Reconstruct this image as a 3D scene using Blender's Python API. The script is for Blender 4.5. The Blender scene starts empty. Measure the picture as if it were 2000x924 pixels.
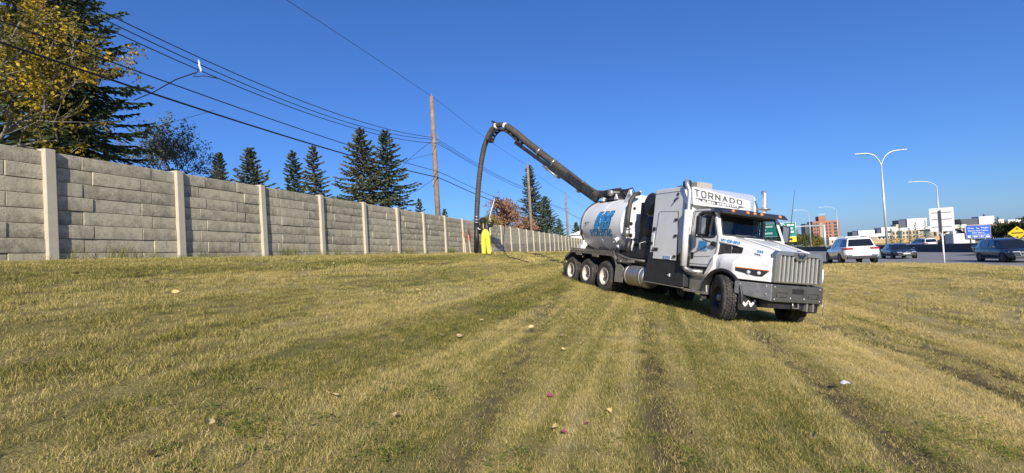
import bpy, bmesh, math, random
import numpy as np
from mathutils import Vector, Matrix

R = math.radians
scene = bpy.context.scene
COL = scene.collection

# ------------------------------------------------------------------ camera
PITCH, ROLL = R(1.2), R(3.35)
EYE = Vector((0, 0, 1.6))
_fw = Vector((0, math.cos(PITCH), math.sin(PITCH)))
_r0 = Vector((1, 0, 0))
_u0 = _r0.cross(_fw)
_r = math.cos(ROLL) * _r0 - math.sin(ROLL) * _u0
_u = math.sin(ROLL) * _r0 + math.cos(ROLL) * _u0
cam_d = bpy.data.cameras.new('camera')
cam_d.sensor_fit = 'HORIZONTAL'
cam_d.sensor_width = 36
cam_d.lens = 36 * 900 / 2000
cam_d.clip_start = .05
cam_d.clip_end = 6000
cam = bpy.data.objects.new('camera', cam_d)
COL.objects.link(cam)
cam.matrix_world = Matrix.Translation(EYE) @ Matrix((_r, _u, -_fw)).transposed().to_4x4()
scene.camera = cam

# ------------------------------------------------------------------ light
SUN_AZ, SUN_EL = R(2.0), R(28)          # behind the camera, low autumn sun
sun_dir = Vector((math.sin(SUN_AZ) * math.cos(SUN_EL), -math.cos(SUN_AZ) * math.cos(SUN_EL), math.sin(SUN_EL)))
world = bpy.data.worlds.new('World')
scene.world = world
world.use_nodes = True
wn, wl = world.node_tree.nodes, world.node_tree.links
wn.clear()
sky = wn.new('ShaderNodeTexSky')
sky.sky_type = 'NISHITA'
sky.sun_disc = False
sky.sun_elevation = SUN_EL
sky.sun_rotation = math.atan2(sun_dir.x, sun_dir.y)
sky.altitude = 1000
sky.air_density = 1.2
sky.dust_density = .3
sky.ozone_density = 8
tint = wn.new('ShaderNodeMix')
tint.data_type = 'RGBA'
tint.blend_type = 'MULTIPLY'
tint.inputs[0].default_value = 1
tint.inputs[7].default_value = (.69, 1, 1.55, 1)
sgam = wn.new('ShaderNodeGamma')
sgam.inputs['Gamma'].default_value = .85
bg = wn.new('ShaderNodeBackground')
bg.inputs['Strength'].default_value = .086
wo = wn.new('ShaderNodeOutputWorld')
wl.new(sky.outputs[0], sgam.inputs[0])
wl.new(sgam.outputs[0], tint.inputs[6])
wl.new(tint.outputs[2], bg.inputs[0])
wl.new(bg.outputs[0], wo.inputs[0])
sd = bpy.data.lights.new('sun', 'SUN')
sd.energy = 4.8
sd.angle = R(.53)
sd.color = (1, .93, .82)
sun = bpy.data.objects.new('sun', sd)
COL.objects.link(sun)
sun.rotation_euler = sun_dir.to_track_quat('Z', 'Y').to_euler()
sun.location = (0, -30, 40)
vs = scene.view_settings
vs.view_transform = 'Standard'
vs.look = 'None'
vs.exposure = .4
vs.gamma = 1
vs.use_curve_mapping = False
scene.cycles.max_bounces = 8
scene.cycles.transparent_max_bounces = 16

# ------------------------------------------------------------------ terrain function (t = metres from the wall, a = metres along it)
W0 = np.array([-8.27, 8.3])
DV = np.array([.28607, .95821])
NV = np.array([DV[1], -DV[0]])
_T = [-80, -3, 0, 2.7, 4, 5.5, 7.1, 8.8, 10.3, 12.3, 13.5, 15, 18.5, 21, 22.3, 26, 33, 44, 60, 110, 400]
_Z = [1.7, 1.82, 1.82, 1.67, 1.38, .9, .42, .08, -.12, -.36, -.53, -.6, -.36, -.12, -.04, -.25, -.6, -.52, -.6, -1.2, -2]
_tt = np.arange(-80, 400, .25)
_zz = np.interp(_tt, _T, _Z)
for _ in range(2):
    _zz = np.convolve(np.pad(_zz, 2, 'edge'), np.ones(5) / 5, 'valid')


def sstep(x):
    x = np.clip(x, 0, 1)
    return x * x * (3 - 2 * x)


def TA(x, y):
    dx, dy = x - W0[0], y - W0[1]
    return dx * NV[0] + dy * NV[1], dx * DV[0] + dy * DV[1]


def XY(t, a):
    return W0[0] + NV[0] * t + DV[0] * a, W0[1] + NV[1] * t + DV[1] * a


def zta(t, a):
    return (np.interp(t, _tt, _zz) - .0253 * np.clip(a, -60, 600)
            + .32 * sstep((31 - a) / 14) * sstep((t - 15) / 6) * sstep((29 - t) / 5))


def zxy(x, y):
    return float(zta(*TA(x, y)))


RUTS = [  # polylines in x, y pressed into the grass by wheels: points, half width, depth
    ([(.7, 1.6), (1.04, 3.31), (1.22, 4.07), (1.53, 5.25), (2.0, 7.05), (2.59, 9.34), (3.3, 12.2)], .17, .065),
    ([(7.3, 12.5), (7.04, 10.81), (6.93, 9.13), (6.7, 7.74), (6.22, 6.39), (5.87, 5.44), (5.3, 4.0)], .17, .10),
    ([(8.0, 12.6), (7.65, 11.17), (7.42, 9.06), (7.1, 7.4), (6.6, 5.84), (6.1, 4.6)], .14, .09),
    ([(5.22, 10.28), (4.26, 7.34), (3.8, 5.74), (3.51, 4.71), (3.22, 3.88), (2.8, 2.4)], .26, .06),
    ([(1.94, 17.2), (.52, 9.35), (-.15, 4.82), (-.35, 3.86), (-.6, 2.4)], .16, .04),
]


def rut_field(x, y):
    """0..1 how deep in a wheel rut, and the depth in metres."""
    x = np.asarray(x, float)
    y = np.asarray(y, float)
    m = np.zeros_like(x)
    dep = np.zeros_like(x)
    for pts, hw, dp in RUTS:
        best = np.full_like(x, 1e9)
        for (x0, y0), (x1, y1) in zip(pts[:-1], pts[1:]):
            dx, dy = x1 - x0, y1 - y0
            k = np.clip(((x - x0) * dx + (y - y0) * dy) / (dx * dx + dy * dy), 0, 1)
            best = np.minimum(best, np.hypot(x - x0 - k * dx, y - y0 - k * dy))
        wob = 1 + .14 * np.sin(y * 3.1 + x) + .10 * np.sin(y * 7.3)
        f = np.exp(-(best / (hw * wob)) ** 2)
        lip = np.exp(-((best - hw * 1.9) / (hw * .6)) ** 2)
        m = np.maximum(m, f * min(1, dp / .06))
        dep = dep - f * dp + lip * dp * .35
    return m, dep


# ------------------------------------------------------------------ helpers
class MB:
    """collects boxes, tubes, prisms ... and links them as ONE mesh object"""
    def __init__(s):
        s.v, s.f, s.mi, s.sm = [], [], [], []
        s.cur = 0

    def add(s, vs_, fs, smooth=False):
        b = len(s.v)
        s.v += [tuple(p) for p in vs_]
        s.f += [tuple(b + i for i in f) for f in fs]
        s.mi += [s.cur] * len(fs)
        s.sm += [smooth] * len(fs)
        return s

    def box(s, c, d, rot=None):
        hx, hy, hz = d[0] / 2, d[1] / 2, d[2] / 2
        vs_ = [Vector((sx * hx, sy * hy, sz * hz)) for sz in (-1, 1) for sy in (-1, 1) for sx in (-1, 1)]
        if rot is not None:
            vs_ = [rot @ v for v in vs_]
        c = Vector(c)
        return s.add([c + v for v in vs_], [(0, 2, 3, 1), (4, 5, 7, 6), (0, 1, 5, 4), (2, 6, 7, 3), (0, 4, 6, 2), (1, 3, 7, 5)])

    def bx(s, x0, x1, y0, y1, z0, z1):
        return s.box(((x0 + x1) / 2, (y0 + y1) / 2, (z0 + z1) / 2), (abs(x1 - x0), abs(y1 - y0), abs(z1 - z0)))

    def prism(s, poly, y0, y1, ax='y', smooth=False, y0b=None, y1b=None):
        """poly in the two other axes (x,z for y; x,y for z; y,z for x), extruded along ax"""
        def P(p, w):
            return {'y': (p[0], w, p[1]), 'z': (p[0], p[1], w), 'x': (w, p[0], p[1])}[ax]
        n = len(poly)
        vs_ = [P(p, y0) for p in poly] + [P(p, y1) for p in poly]
        fs = [tuple(range(n)), tuple(range(2 * n - 1, n - 1, -1))]
        s.add(vs_, fs)
        s.add(vs_, [(i, n + i, n + (i + 1) % n, (i + 1) % n) for i in range(n)], smooth)
        return s

    def tube(s, path, r, n=10, caps=True, smooth=True):
        path = [Vector(p) for p in path]
        m = len(path)
        rr = r if isinstance(r, (list, tuple)) else [r] * m
        up = None
        rings = []
        for i, p in enumerate(path):
            t = (path[min(i + 1, m - 1)] - path[max(i - 1, 0)])
            t = t.normalized() if t.length > 1e-9 else Vector((0, 0, 1))
            if up is None:
                up = Vector((0, 0, 1)) if abs(t.z) < .9 else Vector((1, 0, 0))
            up = (up - t * up.dot(t))
            if up.length < 1e-6:
                up = t.orthogonal()
            up.normalize()
            sd_ = t.cross(up)
            rings.append([p + (up * math.cos(2 * math.pi * k / n) + sd_ * math.sin(2 * math.pi * k / n)) * rr[i] for k in range(n)])
        vs_ = [v for q in rings for v in q]
        fs = [(i * n + k, i * n + (k + 1) % n, (i + 1) * n + (k + 1) % n, (i + 1) * n + k) for i in range(m - 1) for k in range(n)]
        s.add(vs_, fs, smooth)
        if caps:
            s.add(rings[0], [tuple(range(n - 1, -1, -1))])
            s.add(rings[-1], [tuple(range(n))])
        return s

    def cyl(s, p0, p1, r, n=16, r1=None):
        return s.tube([p0, p1], [r, r if r1 is None else r1], n)

    def lathe(s, prof, c, ax=(0, 1, 0), n=32, smooth=True):
        """prof = [(radius, offset along axis)]"""
        ax = Vector(ax).normalized()
        u = ax.orthogonal().normalized()
        w = ax.cross(u)
        c = Vector(c)
        m = len(prof)
        vs_ = [c + ax * h + (u * math.cos(2 * math.pi * k / n) + w * math.sin(2 * math.pi * k / n)) * r for r, h in prof for k in range(n)]
        fs = [(i * n + k, i * n + (k + 1) % n, (i + 1) * n + (k + 1) % n, (i + 1) * n + k) for i in range(m - 1) for k in range(n)]
        return s.add(vs_, fs, smooth)

    def loft(s, secs, close=False, caps=True, smooth=True):
        """secs: list of equal-length point lists"""
        n = len(secs[0])
        vs_ = [p for q in secs for p in q]
        rng = range(n) if close else range(n - 1)
        fs = [(i * n + k, i * n + (k + 1) % n, (i + 1) * n + (k + 1) % n, (i + 1) * n + k) for i in range(len(secs) - 1) for k in rng]
        s.add(vs_, fs, smooth)
        if caps:
            s.add(secs[0], [tuple(range(n - 1, -1, -1))])
            s.add(secs[-1], [tuple(range(n))])
        return s

    def ring(s, outer, inner):
        n = len(outer)
        return s.add(list(outer) + list(inner), [(i, (i + 1) % n, n + (i + 1) % n, n + i) for i in range(n)])

    def poly(s, pts):
        return s.add(pts, [tuple(range(len(pts)))])

    def mesh(s, name='mesh'):
        me = bpy.data.meshes.new(name)
        me.from_pydata(s.v, [], s.f)
        me.polygons.foreach_set('use_smooth', s.sm)
        me.polygons.foreach_set('material_index', s.mi)
        me.update()
        return me

    def build(s, name, mat, parent=None, bevel=0, fix=True, seg=2, solid=0):
        me = s.mesh(name)
        if fix:
            b = bmesh.new()
            b.from_mesh(me)
            bmesh.ops.remove_doubles(b, verts=b.verts, dist=1e-5)
            bmesh.ops.recalc_face_normals(b, faces=b.faces)
            b.to_mesh(me)
            b.free()
        for m in (mat if isinstance(mat, (list, tuple)) else [mat]):
            me.materials.append(m)
        o = link(name, me, parent)
        if solid:
            q = o.modifiers.new('solid', 'SOLIDIFY')
            q.thickness = solid
        if bevel:
            q = o.modifiers.new('bevel', 'BEVEL')
            q.width = bevel
            q.segments = seg
            q.limit_method = 'ANGLE'
            q.angle_limit = R(35)
            q.harden_normals = False
        return o


def link(name, data, parent=None):
    o = bpy.data.objects.new(name, data)
    COL.objects.link(o)
    if parent is not None:
        o.parent = parent
    return o


def tag(o, label=None, cat=None, group=None, kind=None):
    if label:
        o['label'] = label
    if cat:
        o['category'] = cat
    if group:
        o['group'] = group
    if kind:
        o['kind'] = kind
    return o


def thing(name, label, cat, loc=(0, 0, 0), rz=0, group=None):
    o = link(name, None)
    o.location = loc
    o.rotation_euler = (0, 0, rz)
    return tag(o, label, cat, group)


def copy_tree(o, parent=None):
    c = o.copy()
    COL.objects.link(c)
    c.parent = parent
    for ch in list(o.children):
        copy_tree(ch, c)
    return c


# ------------------------------------------------------------------ materials
def new_mat(name):
    m = bpy.data.materials.new(name)
    m.use_nodes = True
    nt = m.node_tree
    return m, nt.nodes, nt.links, nt.nodes['Principled BSDF']


def setp(b, **k):
    for n, v in k.items():
        b.inputs[n.replace('_', ' ')].default_value = v


def pm(name, col, rough=.5, metal=0., var=.12, scale=6., bump=0., bscale=60., coat=0., col2=None, dirt=0., spec=None):
    """painted / plain procedural material: colour with noise variation, optional dust blotches and bump"""
    m, N, L, b = new_mat(name)
    setp(b, Roughness=rough, Metallic=metal)
    b.inputs['Coat Weight'].default_value = coat
    if spec is not None:
        b.inputs['Specular IOR Level'].default_value = spec
    tc = N.new('ShaderNodeTexCoord')
    nz = N.new('ShaderNodeTexNoise')
    nz.inputs['Scale'].default_value = scale
    nz.inputs['Detail'].default_value = 6
    nz.inputs['Roughness'].default_value = .65
    L.new(tc.outputs['Object'], nz.inputs['Vector'])
    cr = N.new('ShaderNodeValToRGB')
    c2 = col2 or tuple(max(0, c * (1 - var)) for c in col)
    c3 = tuple(min(1, c * (1 + var * .6)) for c in col)
    cr.color_ramp.elements[0].position = .33
    cr.color_ramp.elements[1].position = .68
    cr.color_ramp.elements[0].color = (*c2, 1)
    cr.color_ramp.elements[1].color = (*c3, 1)
    L.new(nz.outputs['Fac'], cr.inputs['Fac'])
    out = cr.outputs['Color']
    if dirt:
        n2 = N.new('ShaderNodeTexNoise')
        n2.inputs['Scale'].default_value = scale * .45
        n2.inputs['Detail'].default_value = 10
        n2.inputs['Roughness'].default_value = .75
        L.new(tc.outputs['Object'], n2.inputs['Vector'])
        r2 = N.new('ShaderNodeMapRange')
        r2.inputs['From Min'].default_value = .45
        r2.inputs['From Max'].default_value = .75
        r2.inputs['To Max'].default_value = dirt
        L.new(n2.outputs['Fac'], r2.inputs['Value'])
        mx = N.new('ShaderNodeMix')
        mx.data_type = 'RGBA'
        mx.inputs[7].default_value = (.23, .19, .135, 1)
        L.new(r2.outputs[0], mx.inputs[0])
        L.new(out, mx.inputs[6])
        out = mx.outputs[2]
        ro = N.new('ShaderNodeMapRange')
        ro.inputs['From Max'].default_value = max(dirt, .01)
        ro.inputs['To Min'].default_value = rough
        ro.inputs['To Max'].default_value = min(.9, rough + .3)
        L.new(r2.outputs[0], ro.inputs['Value'])
        L.new(ro.outputs[0], b.inputs['Roughness'])
    L.new(out, b.inputs['Base Color'])
    if bump:
        n3 = N.new('ShaderNodeTexNoise')
        n3.inputs['Scale'].default_value = bscale
        n3.inputs['Detail'].default_value = 5
        L.new(tc.outputs['Object'], n3.inputs['Vector'])
        bp = N.new('ShaderNodeBump')
        bp.inputs['Strength'].default_value = bump
        bp.inputs['Distance'].default_value = .01
        L.new(n3.outputs['Fac'], bp.inputs['Height'])
        L.new(bp.outputs[0], b.inputs['Normal'])
    return m


def glass_mat(name, tint=(.55, .62, .62), refl=.9):
    m, N, L, b = new_mat(name)
    N.remove(b)
    tr = N.new('ShaderNodeBsdfTransparent')
    tr.inputs[0].default_value = (*tint, 1)
    gl = N.new('ShaderNodeBsdfGlossy')
    gl.inputs['Roughness'].default_value = .03
    gl.inputs[0].default_value = (refl, refl, refl, 1)
    lw = N.new('ShaderNodeLayerWeight')
    lw.inputs['Blend'].default_value = .5
    pw = N.new('ShaderNodeMath')
    pw.operation = 'POWER'
    pw.inputs[1].default_value = 4
    L.new(lw.outputs['Facing'], pw.inputs[0])
    fr = N.new('ShaderNodeMath')
    fr.operation = 'MULTIPLY_ADD'
    fr.inputs[1].default_value = .85
    fr.inputs[2].default_value = .05
    L.new(pw.outputs[0], fr.inputs[0])
    mx = N.new('ShaderNodeMixShader')
    L.new(fr.outputs[0], mx.inputs[0])
    L.new(tr.outputs[0], mx.inputs[1])
    L.new(gl.outputs[0], mx.inputs[2])
    L.new(mx.outputs[0], N['Material Output'].inputs[0])
    return m


M = {}
M['white'] = pm('truck_white_paint', (.72, .715, .69), .32, var=.03, scale=1.5, coat=.4, dirt=.26)
M['white_tank'] = pm('tank_white_paint', (.80, .79, .76), .5, var=.04, scale=1.2, coat=.1, dirt=.2)
M['charcoal'] = pm('charcoal_skirt_coating', (.028, .029, .032), .55, var=.25, scale=8, bump=.25, bscale=150)
M['black_steel'] = pm('black_painted_steel', (.017, .017, .019), .42, var=.3, scale=9, dirt=.12)
M['rubber'] = pm('tyre_rubber', (.034, .032, .030), .8, var=.3, scale=14, dirt=.5, bump=.2, bscale=90)
M['hose'] = pm('suction_hose_rubber', (.06, .052, .042), .6, var=.35, scale=7, dirt=.25)
M['chrome'] = pm('polished_chrome', (.74, .74, .74), .22, 1., var=.05, scale=5)
M['steel'] = pm('worn_bare_steel', (.38, .365, .34), .42, .6, var=.25, scale=9, dirt=.35)
M['alu'] = pm('brushed_aluminium', (.47, .455, .425), .36, .8, var=.12, scale=12, dirt=.2)
M['rim'] = pm('dirty_white_rim', (.60, .57, .50), .45, var=.2, scale=9, dirt=.5)
M['frame'] = pm('dirty_frame_steel', (.075, .068, .058), .6, .3, var=.4, scale=9, dirt=.5)
M['fender_steel'] = pm('dusty_fender_steel', (.26, .24, .21), .45, .6, var=.25, scale=6, dirt=.5)
M['plastic'] = pm('black_plastic', (.022, .022, .024), .5, var=.2, scale=10, bump=.1, bscale=200)
M['gunmetal'] = pm('gunmetal_trim', (.15, .14, .14), .35, .8, var=.15, scale=6)
M['amber'] = pm('amber_lens', (.75, .22, .03), .2, var=.05)
M['lamp'] = pm('clear_lamp_lens', (.75, .77, .78), .08, .4, var=.08)
M['dark_int'] = pm('dark_cab_trim', (.035, .035, .038), .75, var=.2)
M['blue'] = pm('blue_lettering', (.045, .27, .57), .4, var=.08)
M['navy'] = pm('navy_outline', (.01, .03, .07), .45, var=.1)
M['ink'] = pm('black_lettering', (.02, .02, .022), .45, var=.1)
M['sticker'] = pm('white_sticker', (.78, .78, .77), .4, var=.03)
M['glass'] = glass_mat('windscreen_glass', (.62, .70, .70))
M['dark_glass'] = pm('tinted_car_glass', (.012, .014, .016), .05, var=.1, coat=.6)
M['mirror'] = pm('mirror_silver', (.8, .8, .82), .04, 1., var=.02)
M['red'] = pm('red_lamp_lens', (.35, .02, .02), .15, var=.1, coat=.5)


def text_mesh(body, size=1., extrude=.004, offset=0., shear=0., align='CENTER', space=1.):
    cu = bpy.data.curves.new('lettering', 'FONT')
    cu.body = body
    cu.size = size
    cu.extrude = extrude
    cu.offset = offset
    cu.shear = shear
    cu.align_x = align
    cu.align_y = 'CENTER'
    cu.space_character = space
    cu.resolution_u = 3
    o = bpy.data.objects.new('lettering', cu)
    me = bpy.data.meshes.new_from_object(o)
    bpy.data.objects.remove(o)
    return me


def put_text(name, body, mat, parent, fn, size=1., w=None, h=None, offset=0., shear=0., depth=.004, space=1.):
    """lettering laid on a surface: fn(u, v, d) -> point; scaled to width w and height h"""
    me = text_mesh(body, size, .5, offset, shear, space=space)
    n = len(me.vertices)
    co = np.empty(n * 3)
    me.vertices.foreach_get('co', co)
    co = co.reshape(-1, 3)
    mn, mx_ = co.min(0), co.max(0)
    cu_ = (mn + mx_) / 2
    ext = mx_ - mn
    sx = (w / ext[0]) if w else 1
    sy = (h / ext[1]) if h else sx
    out = [fn((p[0] - cu_[0]) * sx, (p[1] - cu_[1]) * sy, depth if p[2] > 0 else 0) for p in co]
    me.vertices.foreach_set('co', np.array([tuple(p) for p in out]).ravel())
    me.update()
    for m in (mat if isinstance(mat, (list, tuple)) else [mat]):
        me.materials.append(m)
    return link(name, me, parent)


def plane_fn(o, eu, ev, lift=.004):
    """maps (u, v, d) on the plane through o spanned by unit vectors eu, ev; d lifts along the normal"""
    o, eu, ev = Vector(o), Vector(eu).normalized(), Vector(ev).normalized()
    nn = eu.cross(ev).normalized()
    return lambda u, v, d: o + eu * u + ev * v + nn * (lift + d)


# bold block lettering drawn from strokes: each letter is polylines on a 0..1 grid
_A = {
    'T': [[(0, 1), (1, 1)], [(.5, 1), (.5, 0)]], 'O': [[(.12, 0), (0, .15), (0, .85), (.12, 1), (.88, 1), (1, .85), (1, .15), (.88, 0), (.12, 0)]],
    'R': [[(0, 0), (0, 1), (.85, 1), (1, .85), (1, .6), (.85, .45), (0, .45)], [(.5, .45), (1, 0)]], 'N': [[(0, 0), (0, 1), (1, 0), (1, 1)]],
    'A': [[(0, 0), (.5, 1), (1, 0)], [(.2, .33), (.8, .33)]], 'D': [[(0, 0), (0, 1), (.75, 1), (1, .75), (1, .25), (.75, 0), (0, 0)]],
    'G': [[(1, .8), (.85, 1), (.2, 1), (0, .8), (0, .2), (.2, 0), (1, 0), (1, .48), (.55, .48)]], 'S': [[(1, .85), (.85, 1), (.15, 1), (0, .85), (0, .62), (.15, .5), (.85, .5), (1, .38), (1, .15), (.85, 0), (.15, 0), (0, .15)]],
    'L': [[(0, 1), (0, 0), (1, 0)]], 'B': [[(0, 0), (0, 1), (.8, 1), (.95, .85), (.95, .65), (.8, .52), (0, .52)], [(.8, .52), (1, .38), (1, .15), (.85, 0), (0, 0)]],
    'H': [[(0, 0), (0, 1)], [(1, 0), (1, 1)], [(0, .5), (1, .5)]], 'Y': [[(0, 1), (.5, .5), (1, 1)], [(.5, .5), (.5, 0)]], 'V': [[(0, 1), (.5, 0), (1, 1)]],
    'C': [[(1, .8), (.85, 1), (.15, 1), (0, .8), (0, .2), (.15, 0), (.85, 0), (1, .2)]], 'W': [[(0, 1), (.27, 0), (.5, .75), (.73, 0), (1, 1)]], 'X': [[(0, 0), (1, 1)], [(0, 1), (1, 0)]],
    '0': [[(.1, 0), (0, .2), (0, .8), (.1, 1), (.9, 1), (1, .8), (1, .2), (.9, 0), (.1, 0)]], '1': [[(.2, .8), (.5, 1), (.5, 0)]], '2': [[(0, .85), (.15, 1), (.85, 1), (1, .8), (1, .6), (0, 0), (1, 0)]],
    '5': [[(1, 1), (0, 1), (0, .55), (.8, .55), (1, .4), (1, .15), (.85, 0), (0, 0)]], '6': [[(1, 1), (.2, 1), (0, .75), (0, .15), (.15, 0), (.85, 0), (1, .15), (1, .4), (.85, .52), (0, .52)]],
    '7': [[(0, 1), (1, 1), (.35, 0)]], '8': [[(.12, .52), (0, .65), (0, .88), (.12, 1), (.88, 1), (1, .88), (1, .65), (.88, .52), (.12, .52), (0, .38), (0, .12), (.12, 0), (.88, 0), (1, .12), (1, .38), (.88, .52)]],
    '-': [[(.1, .5), (.9, .5)]], '4': [[(.8, 0), (.8, 1), (0, .3), (1, .3)]]}


def block_text(name, body, mat, parent, fn, w, h, stroke=.16, gap=.35, shear=0., grow=0., depth=.003):
    """stroke: line thickness as a share of the height; laid on a surface by fn(u, v, d)"""
    n = len(body)
    cw = w / (n + gap * (n - 1)) if n > 1 else w
    th = stroke * h / 2
    mb = MB()
    lay = [0]

    def seg(p, q):
        px, py = p
        qx, qy = q
        dx, dy = qx - px, qy - py
        l = math.hypot(dx, dy)
        if l < 1e-9:
            return
        dx, dy = dx / l, dy / l
        t_ = th + grow
        px, py, qx, qy = px - dx * t_ * .8, py - dy * t_ * .8, qx + dx * t_ * .8, qy + dy * t_ * .8
        k = max(1, int(l / .12))
        lay[0] += 1
        e = .00012 * lay[0]
        for i in range(k):
            a, b_ = i / k, (i + 1) / k
            q4 = [(px + (qx - px) * a - dy * t_, py + (qy - py) * a + dx * t_), (px + (qx - px) * a + dy * t_, py + (qy - py) * a - dx * t_),
                  (px + (qx - px) * b_ + dy * t_, py + (qy - py) * b_ - dx * t_), (px + (qx - px) * b_ - dy * t_, py + (qy - py) * b_ + dx * t_)]
            mb.add([fn(u + shear * v, v, depth + e) for u, v in q4], [(0, 1, 2, 3)])
    x = -w / 2
    for ch in body:
        for pl in _A.get(ch, []):
            pts = [(x + th + p[0] * (cw - 2 * th), -h / 2 + th + p[1] * (h - 2 * th)) for p in pl]
            for p, q in zip(pts[:-1], pts[1:]):
                seg(p, q)
        x += cw * (1 + gap)
    return mb.build(name, mat, parent, fix=False)
# ------------------------------------------------------------------ ground
def grass_group():
    g = bpy.data.node_groups.new('grass_colour', 'ShaderNodeTree')
    g.interface.new_socket('Tint', in_out='INPUT', socket_type='NodeSocketFloat')
    g.interface.new_socket('Color', in_out='OUTPUT', socket_type='NodeSocketColor')
    N, L = g.nodes, g.links
    gi, go = N.new('NodeGroupInput'), N.new('NodeGroupOutput')
    ge = N.new('ShaderNodeNewGeometry')

    def math_(op, a, b=None, c=None):
        n = N.new('ShaderNodeMath')
        n.operation = op
        for i, v in enumerate((a, b, c)):
            if v is None:
                continue
            if isinstance(v, (int, float)):
                n.inputs[i].default_value = v
            else:
                L.new(v, n.inputs[i])
        return n.outputs[0]

    def noise(scale, detail=3., rough=.55):
        n = N.new('ShaderNodeTexNoise')
        n.inputs['Scale'].default_value = scale
        n.inputs['Detail'].default_value = detail
        n.inputs['Roughness'].default_value = rough
        L.new(ge.outputs['Position'], n.inputs['Vector'])
        return n.outputs['Fac']
    sub = N.new('ShaderNodeVectorMath')
    sub.operation = 'SUBTRACT'
    L.new(ge.outputs['Position'], sub.inputs[0])
    sub.inputs[1].default_value = (W0[0], W0[1], 0)
    dot = N.new('ShaderNodeVectorMath')
    dot.operation = 'DOT_PRODUCT'
    L.new(sub.outputs[0], dot.inputs[0])
    dot.inputs[1].default_value = (NV[0], NV[1], 0)
    t = dot.outputs['Value']
    dot2 = N.new('ShaderNodeVectorMath')
    dot2.operation = 'DOT_PRODUCT'
    L.new(sub.outputs[0], dot2.inputs[0])
    dot2.inputs[1].default_value = (DV[0] * .085, DV[1] * .085, 0)
    cxy = N.new('ShaderNodeCombineXYZ')
    L.new(math_('MULTIPLY', t, 2.9), cxy.inputs[0])
    L.new(dot2.outputs['Value'], cxy.inputs[1])
    ns = N.new('ShaderNodeTexNoise')
    ns.inputs['Scale'].default_value = 1.
    ns.inputs['Detail'].default_value = 4
    ns.inputs['Roughness'].default_value = .6
    L.new(cxy.outputs[0], ns.inputs['Vector'])
    streak = math_('SUBTRACT', ns.outputs['Fac'], .5)
    big = math_('SUBTRACT', noise(.33, 4, .6), .5)
    mid = math_('SUBTRACT', noise(1.5, 4, .65), .5)
    fine = math_('SUBTRACT', noise(6., 3, .6), .5)
    # mowing passes run along the wall
    ph = math_('ADD', math_('MULTIPLY', t, 3.3), math_('MULTIPLY', big, 7.0))
    stripe = math_('SINE', ph)
    stripe2 = math_('SINE', math_('ADD', math_('MULTIPLY', t, 1.37), 1.0))
    mr = N.new('ShaderNodeMapRange')
    mr.interpolation_type = 'SMOOTHSTEP'
    mr.inputs['From Min'].default_value = 10.5
    mr.inputs['From Max'].default_value = 14.5
    mr.inputs['To Max'].default_value = .23
    L.new(t, mr.inputs['Value'])
    d = math_('ADD', math_('MULTIPLY', gi.outputs[0], .90), mr.outputs[0])
    d = math_('ADD', d, math_('MULTIPLY', big, .38))
    d = math_('ADD', d, math_('MULTIPLY', streak, 1.05))
    d = math_('ADD', d, math_('MULTIPLY', mid, .45))
    d = math_('ADD', d, math_('MULTIPLY', fine, .35))
    d = math_('ADD', d, math_('MULTIPLY', stripe, .075))
    d = math_('ADD', d, math_('MULTIPLY', stripe2, .05))
    d = math_('ADD', d, .195)
    cr = N.new('ShaderNodeValToRGB')
    e = cr.color_ramp.elements
    e[0].position, e[0].color = 0., (.050, .078, .015, 1)
    e[1].position, e[1].color = 1., (.74, .59, .27, 1)
    for p, c in ((.25, (.115, .14, .027, 1)), (.45, (.245, .23, .055, 1)), (.62, (.40, .33, .095, 1)), (.8, (.58, .455, .17, 1))):
        x = e.new(p)
        x.color = c
    L.new(d, cr.inputs['Fac'])
    L.new(cr.outputs[0], go.inputs[0])
    return g


GG = grass_group()


def grass_blade_mat():
    m, N, L, b = new_mat('grass_blade')
    N.remove(b)
    at_ = N.new('ShaderNodeAttribute')
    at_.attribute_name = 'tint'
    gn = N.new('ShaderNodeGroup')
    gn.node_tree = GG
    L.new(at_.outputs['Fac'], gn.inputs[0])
    df = N.new('ShaderNodeBsdfDiffuse')
    tl = N.new('ShaderNodeBsdfTranslucent')
    mx = N.new('ShaderNodeMixShader')
    mx.inputs[0].default_value = .28
    L.new(gn.outputs[0], df.inputs[0])
    L.new(gn.outputs[0], tl.inputs[0])
    L.new(df.outputs[0], mx.inputs[1])
    L.new(tl.outputs[0], mx.inputs[2])
    L.new(mx.outputs[0], N['Material Output'].inputs[0])
    return m


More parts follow.
